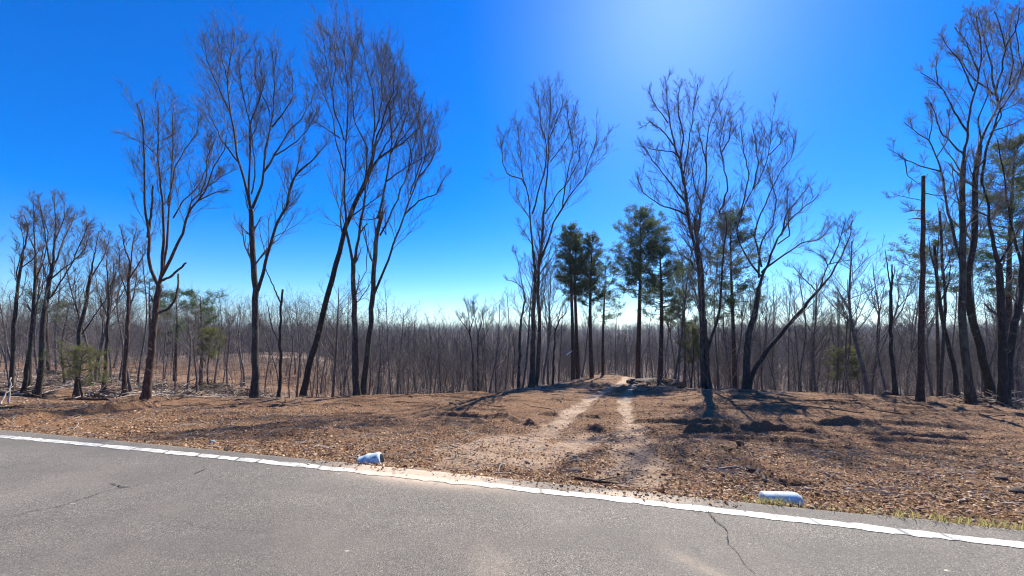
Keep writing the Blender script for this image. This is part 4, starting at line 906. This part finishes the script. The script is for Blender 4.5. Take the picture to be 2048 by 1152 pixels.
def band(px0, px1, y0, y1):
    def f(n):
        Y = np.exp(brg.uniform(math.log(y0), math.log(y1), n)); return (brg.uniform(px0, px1, n) - CX) / F * Y, Y
    return f
def valley(px0, px1, y0, y1, excl=None):
    g = band(px0, px1, y0, y1)
    def f(n):
        X, Y = g(n * 2); px = CX + F * X / Y; bad = (px > 1050) & (px < 1370) & (Y < 48); bad |= (px < 640) & (Y < 45) & (brg.uniform(0, 1, len(X)) < .8); bad |= (seg_dist(X, Y, FT[0][0]) < 4)
        k = np.where(~bad)[0][:n]; return X[k], Y[k]
    return f
T = sapling_mass(2000, valley(-80, 2130, 24, 62), 1.2, 6.5, brg, 7, 4, .02, 1.0, .007)
tag(put('undergrowth', T.mesh('undergrowth', M['far_twig'], smooth=False)), 'thin leafless undergrowth of saplings in the ravine behind the clearing', 'undergrowth', kind='stuff')
T = sapling_mass(700, valley(-80, 2130, 24, 55), 1.0, 4.5, brg, 5, 4, .016, 2.2, .008, up=.02)
tag(put('pale_tangle', T.mesh('pale_tangle', M['pale_twig'], smooth=False)), 'pale bent saplings and leaning dead stems tangled in the ravine', 'undergrowth', kind='stuff')
T = sapling_mass(1500, valley(-150, 2200, 55, 135), 5, 14, brg, 13, 6, .055, .6, .012, 3, cap=True)
tag(put('mid_wood', T.mesh('mid_wood', M['far_twig'], smooth=False)), 'grey brown leafless wood filling the valley behind the nearer trees', 'woodland', kind='stuff')
T = sapling_mass(5200, band(-250, 2300, 130, 300), 8, 15, brg, 9, 4, .09, .45, .028, 3, lf=.42)
tag(put('far_wood', T.mesh('far_wood', M['far_twig'], smooth=False)), 'distant leafless wood covering the lower slope of the far hill', 'woodland', kind='stuff')
T = sapling_mass(9000, band(-300, 2350, 290, 540), 7, 15, brg, 9, 3, .13, .45, .05, 3, lf=.42)
tag(put('ridge_wood', T.mesh('ridge_wood', M['far_twig'], smooth=False)), 'farthest leafless wood along the skyline of the long ridge', 'woodland', kind='stuff')

# ------------------------------------------------------------------ debris
def stick(pts, r0, r1, mat, label, name='fallen_branch', cat='branch', group=None, lift=.03, rise=None, forks=0, seed=0, sides=6):
    g = np.array([img2ground(*p) for p in pts]); rng = np.random.RandomState(seed + 900); g = resample(g, 9); g[1:-1] += rng.normal(0, .03, (7, 2)) * min(1, np.linalg.norm(g[-1] - g[0]))
    z = full_z(g[:, 0], g[:, 1]) + lift
    if rise is not None: z = z[0] + np.linspace(0, rise, 9)
    P = np.c_[g, z]; o = P[0].copy(); t = thing(name, o, label, cat, group)
    T = Tubes(); rr = np.linspace(r0, r1, 9); T.add(P, rr, sides); put('stem', T.mesh('stem', M[mat], o), t)
    if forks:
        C = Tubes(); c, q = grow(P[None], rr[None], forks, .3, 1, .4, (20, 55), .05, 4, .6, .15, .005, .15, rng=rng); C.add(c, q, 4)
        c2, q2 = grow(c, q, 3, .2, 1, .5, (20, 50), .03, 3, .7, .15, .004, .1, rng=rng); C.add(c2, q2, 3); put('side_twigs', C.mesh('side_twigs', M[mat], o), t)
    return t
stick([(1435, 940), (1470, 939), (1502, 937)], .016, .010, 'dead_wood', 'straight pale stick lying on the bank above the rounded pipe')
stick([(1498, 932), (1516, 950), (1532, 968)], .03, .02, 'dark_wood', 'dark root running down the bank to the hollow above the rounded pipe', 'exposed_root', 'root')
stick([(1150, 962), (1190, 967), (1225, 968), (1250, 962)], .02, .011, 'dark_wood', 'dark crooked branch lying along the shoulder in front of the tracks', forks=3)
stick([(905, 893), (918, 912), (948, 926)], .009, .004, 'dark_wood', 'thin dark twig arching on the bare soil right of the sand spill', forks=3, lift=.05)
stick([(1915, 1010), (1928, 1005), (1940, 1000)], .008, .005, 'dead_wood', 'short pale stick on the bank at the lower right')
stick([(1478, 845), (1488, 852), (1493, 842)], .01, .005, 'dead_wood', 'small pale bent stick by the long dark rut')
stick([(1625, 900), (1628, 920), (1632, 935)], .015, .008, 'dark_wood', 'dark forked stick upright in the bank above the rounded pipe', forks=3, rise=.35, lift=.0)
stick([(1860, 800), (1875, 812), (1888, 825)], .02, .01, 'dark_wood', 'dark branch sticking from the ground below the right hand trees', forks=3)
stick([(1990, 803), (2015, 800), (2040, 806)], .06, .04, 'dead_wood', 'grey log at the foot of the paired trees', 'fallen_log', 'log', lift=.08)
stick([(1940, 800), (1965, 796), (1985, 800)], .03, .02, 'dead_wood', 'pale branch lying left of the paired trees', forks=2)
stick([(300, 796), (325, 792), (345, 786)], .05, .03, 'dead_wood', 'pale straight log right of the forked broken tree', 'fallen_log', 'log', lift=.06)
stick([(318, 793), (330, 797), (340, 804)], .03, .02, 'dead_wood', 'thin pale branch crossing below the pale straight log', lift=.04)
stick([(322, 803), (324, 803), (325, 803)], .018, .014, 'dead_wood', 'upright pale stake right of the forked broken tree', 'wooden_stake', 'stake', rise=.95, lift=0)
stick([(130, 801), (180, 802), (240, 803)], .07, .05, 'dark_wood', 'dark low log below the young yellow green pine', 'fallen_log', 'log', lift=.06)
stick([(180, 792), (210, 789), (232, 786)], .05, .04, 'dead_wood', 'pale log right of the young yellow green pine', 'fallen_log', 'log', lift=.1)
stick([(18, 806), (20, 805.5), (22, 805)], .025, .015, 'dead_wood', 'pale splintered stub standing at the left edge', 'splintered_stub', 'stump', rise=.7, lift=0)
stick([(2, 812), (14, 810), (26, 809)], .02, .01, 'dead_wood', 'torn pale limb leaning by the splintered stub', rise=.4, lift=.05)
stick([(740, 790), (790, 776), (850, 788)], .025, .012, 'dead_wood', 'long arched pale branch at the ravine edge right of the fan shaped tree', forks=3, lift=.15)
stick([(1520, 789), (1570, 790), (1620, 792)], .03, .015, 'dead_wood', 'pale branch along the ravine edge right of the curved trunk', forks=3, lift=.08)
stick([(1300, 775), (1325, 780), (1350, 778)], .03, .015, 'dead_wood', 'pale branch in front of the earth mound', forks=3, lift=.06)
stick([(1400, 782), (1440, 783), (1480, 790)], .02, .01, 'dead_wood', 'pale branch beside the foot of the big tree cluster', forks=3, lift=.06)
stick([(150, 862), (157, 858), (162, 850)], .006, .003, 'dead_wood', 'short pale stalk at the left road edge', rise=.12, lift=0)
def brush(px, py, label, n, rad, hgt, seed, Yd=None, mats=('dead_wood', 'dark_wood'), lmax=1.6):
    rng = np.random.RandomState(seed); 
    if Yd: x, y = (px - CX) / F * Yd, Yd
    else: x, y = img2ground(px, py)
    z = zat(x, y); t = thing('brush_pile', (x, y, z), label, 'brush pile')
    for mi, mt in enumerate(mats):
        k = n // len(mats); c = rng.normal(0, .5, (k, 2)) * rad * np.array([1.3, .6]); hh = np.abs(rng.normal(0, .5, k)) * hgt * np.exp(-(c ** 2).sum(1) / rad ** 2)
        a = rng.uniform(0, 6.28, k); el = rng.normal(.1, .35, k); L = rng.uniform(.4, lmax, k); d = np.stack([np.cos(a) * np.cos(el), np.sin(a) * np.cos(el), np.sin(el)], 1)
        zz_ = full_z(x + c[:, 0], y + c[:, 1]) - z
        P = np.stack([np.c_[c, hh + zz_ + .04] + d * (L * s)[:, None] + rng.normal(0, .04, (k, 3)) for s in (-.5, -.15, .2, .5)], 1)
        T = Tubes(); T.add(P, rng.uniform(.008, .04, k)[:, None] * np.linspace(1, .6, 4)[None], 4); put('branches', T.mesh('branches', M[mt]), t)
    return t
brush(475, 770, 'large pale brush pile in the gully left of the tallest straight tree', 320, 2.6, 1.0, 1, Yd=29)
brush(425, 775, 'dark brush pile beside the large pale one in the gully', 220, 1.8, .9, 2, Yd=30, mats=('dark_wood', 'dark_wood'))
brush(350, 790, 'low pile of sticks right of the forked broken tree', 90, 1.2, .4, 3, Yd=23)
brush(60, 795, 'dark pile of roots and sticks at the foot of the outermost left trees', 110, .9, .7, 4, Yd=20.5, mats=('dark_wood', 'dark_wood', 'dead_wood'))
brush(205, 792, 'low heap of roots and soil right of the young yellow green pine', 70, .8, .4, 5, Yd=20.5)
brush(1330, 765, 'low brush pile right of the earth mound', 90, 1.1, .4, 6, Yd=28)
brush(1990, 800, 'heap of sticks at the foot of the paired trees', 80, .9, .4, 7, Yd=18)
brush(995, 780, 'low brush pile left of the twin trunks', 110, 1.5, .5, 8, Yd=26)
brush(600, 780, 'scattered pale branches in the gully beside the leaning trunk', 160, 3.0, .4, 9, Yd=32)
brush(850, 790, 'tangle of fallen branches in the ravine right of the fan shaped tree', 140, 3, 1.2, 10, Yd=25, lmax=2.5)
brush(800, 700, 'fallen tops of trees on the near slope of the ravine', 110, 4, 2.0, 11, Yd=36, lmax=3.2)
brush(300, 760, 'scattered sticks on the slope behind the forked broken tree', 160, 5, .3, 12, Yd=28)
brush(130, 760, 'scattered sticks on the slope behind the young yellow green pine', 160, 5, .3, 13, Yd=27)
# earth mound with a stony face
def lump(name, px, py, Yd, sx, sy, sz, label, cat, mat, seed, rough=.16, sub=4, sink=.25):
    import bmesh
    bm = bmesh.new(); bmesh.ops.create_icosphere(bm, subdivisions=sub, radius=1); V = np.array([v.co for v in bm.verts]); Fc = np.array([[v.index for v in f.verts] for f in bm.faces]); bm.free()
    nz = fbm(V[:, 0] + seed * 3, V[:, 1] + V[:, 2] * 1.7, 1.6, 5, seed); V = V * (1 + rough * 2 * nz[:, None]) * np.array([sx, sy, sz])
    if Yd: x, y = (px - CX) / F * Yd, Yd
    else: x, y = img2ground(px, py)
    o = put(name, mesh_from(name, V, [Fc], M[mat], sub > 2), loc=(x, y, zat(x, y) - sz * sink)); tag(o, label, cat); return o
lump('earth_mound', 1292, 770, 29.5, 1.5, 1.1, .55, 'dark earth mound beside the dirt track with a pine on it', 'mound', 'dark_wood', 3)
lump('earth_mound', 1335, 770, 29.0, 1.5, 1.0, .75, 'leaf strewn earth mound right of the dark one', 'mound', 'ground', 4)
lump('tree_stump', 60, 790, 20, .28, .22, .35, 'dark upturned stump among the outermost left trees', 'stump', 'dark_wood', 5, .3, 3)
lump('tree_stump', 8, 785, 21, .5, .3, .3, 'dark stump cut by the left edge of the view', 'stump', 'dark_wood', 6, .3, 3)
lump('tree_stump', 1773, 783, 20, .22, .2, .35, 'low dark stump at the foot of the splintered trunk', 'stump', 'dark_wood', 7, .3, 3, 0)
lump('tree_stump', 368, 797, 20.5, .25, .2, .2, 'dark stump at the gully edge right of the low stick pile', 'stump', 'dark_wood', 8, .3, 3)
lump('white_rock', 425, 888, None, .045, .035, .04, 'small white rock in the dark leaves by the road', 'rock', 'stone', 9, .25, 2, -.2)
for k, (px, py, s, lb) in enumerate([(1480, 902, .06, 'brown rock above the pale straight stick'), (1930, 935, .06, 'brown rock on the right bank above the short pale stick'), (2003, 958, .07, 'dark brown rock on the bank at the right edge'),
     (1725, 963, .05, 'reddish rock on the bank right of the rounded pipe'), (1628, 862, .16, 'dark dirt clod at the end of the long dark rut'), (1860, 875, .13, 'dark dirt clod on the far right rut'), (1700, 905, .05, 'small brown rock right of the upright forked stick'), (1400, 905, .05, 'small orange rock on the bank left of the root'),
     (1140, 905, .05, 'small brown clod on the tracks'), (1150, 940, .09, 'dark leafy clod above the crooked branch'), (2040, 985, .09, 'dark stone at the lower right edge of the bank')]):
    lump('rock', px, py, None, s * 1.2, s * .9, s * .6, lb, 'rock', 'dark_wood' if 'dark' in lb else 'ground', 20 + k, .25, 2, 0)
# flagging ribbon on the pine
Yr = 32.85; P = np.array([[(1133 - CX) / F * Yr, Yr, H - (710 - HY) / F * Yr], [(1138 - CX) / F * Yr, Yr + .02, H - (706 - HY) / F * Yr], [(1144 - CX) / F * Yr, Yr, H - (702 - HY) / F * Yr]])
T = Tubes(); T.add(resample(P, 5), np.full(5, .04), 4); o = put('ribbon', T.mesh('ribbon', M['ribbon'], P[0]), loc=P[0]); tag(o, 'pale blue flagging ribbon tied to the leftmost pine trunk', 'ribbon')
# ------------------------------------------------------------------ air
hz = np.array([(x, y, z) for x in (-1400, 1400) for y in (-1400, 1400) for z in (-60, 34)], float)
hm = mesh_from('haze', hz, [np.array([[0, 1, 3, 2], [4, 6, 7, 5], [0, 4, 5, 1], [2, 3, 7, 6], [0, 2, 6, 4], [1, 5, 7, 3]])], M['hole_shade'])
hmat = bpy.data.materials.new('air'); hmat.use_nodes = True; hn = hmat.node_tree; hn.nodes.clear()
pv = hn.nodes.new('ShaderNodeVolumePrincipled'); pv.inputs['Density'].default_value = HAZE; pv.inputs['Color'].default_value = (0.75, 0.85, 1.0, 1); pv.inputs['Anisotropy'].default_value = 0.3
ho = hn.nodes.new('ShaderNodeOutputMaterial'); hn.links.new(pv.outputs[0], ho.inputs['Volume']); hm.materials[0] = hmat
tag(put('haze', hm), 'thin bluish haze of the air over the valley', 'haze', kind='stuff')
for o in scn.objects:
    if 'label' in o and not 4 <= len(o['label'].split()) <= 16: print('LABEL', o.name, o['label'])
print('OBJS', len(scn.objects), 'PLACED', len(placed), 'TRIS', sum(len(o.data.polygons) for o in scn.objects if o.type == 'MESH'))
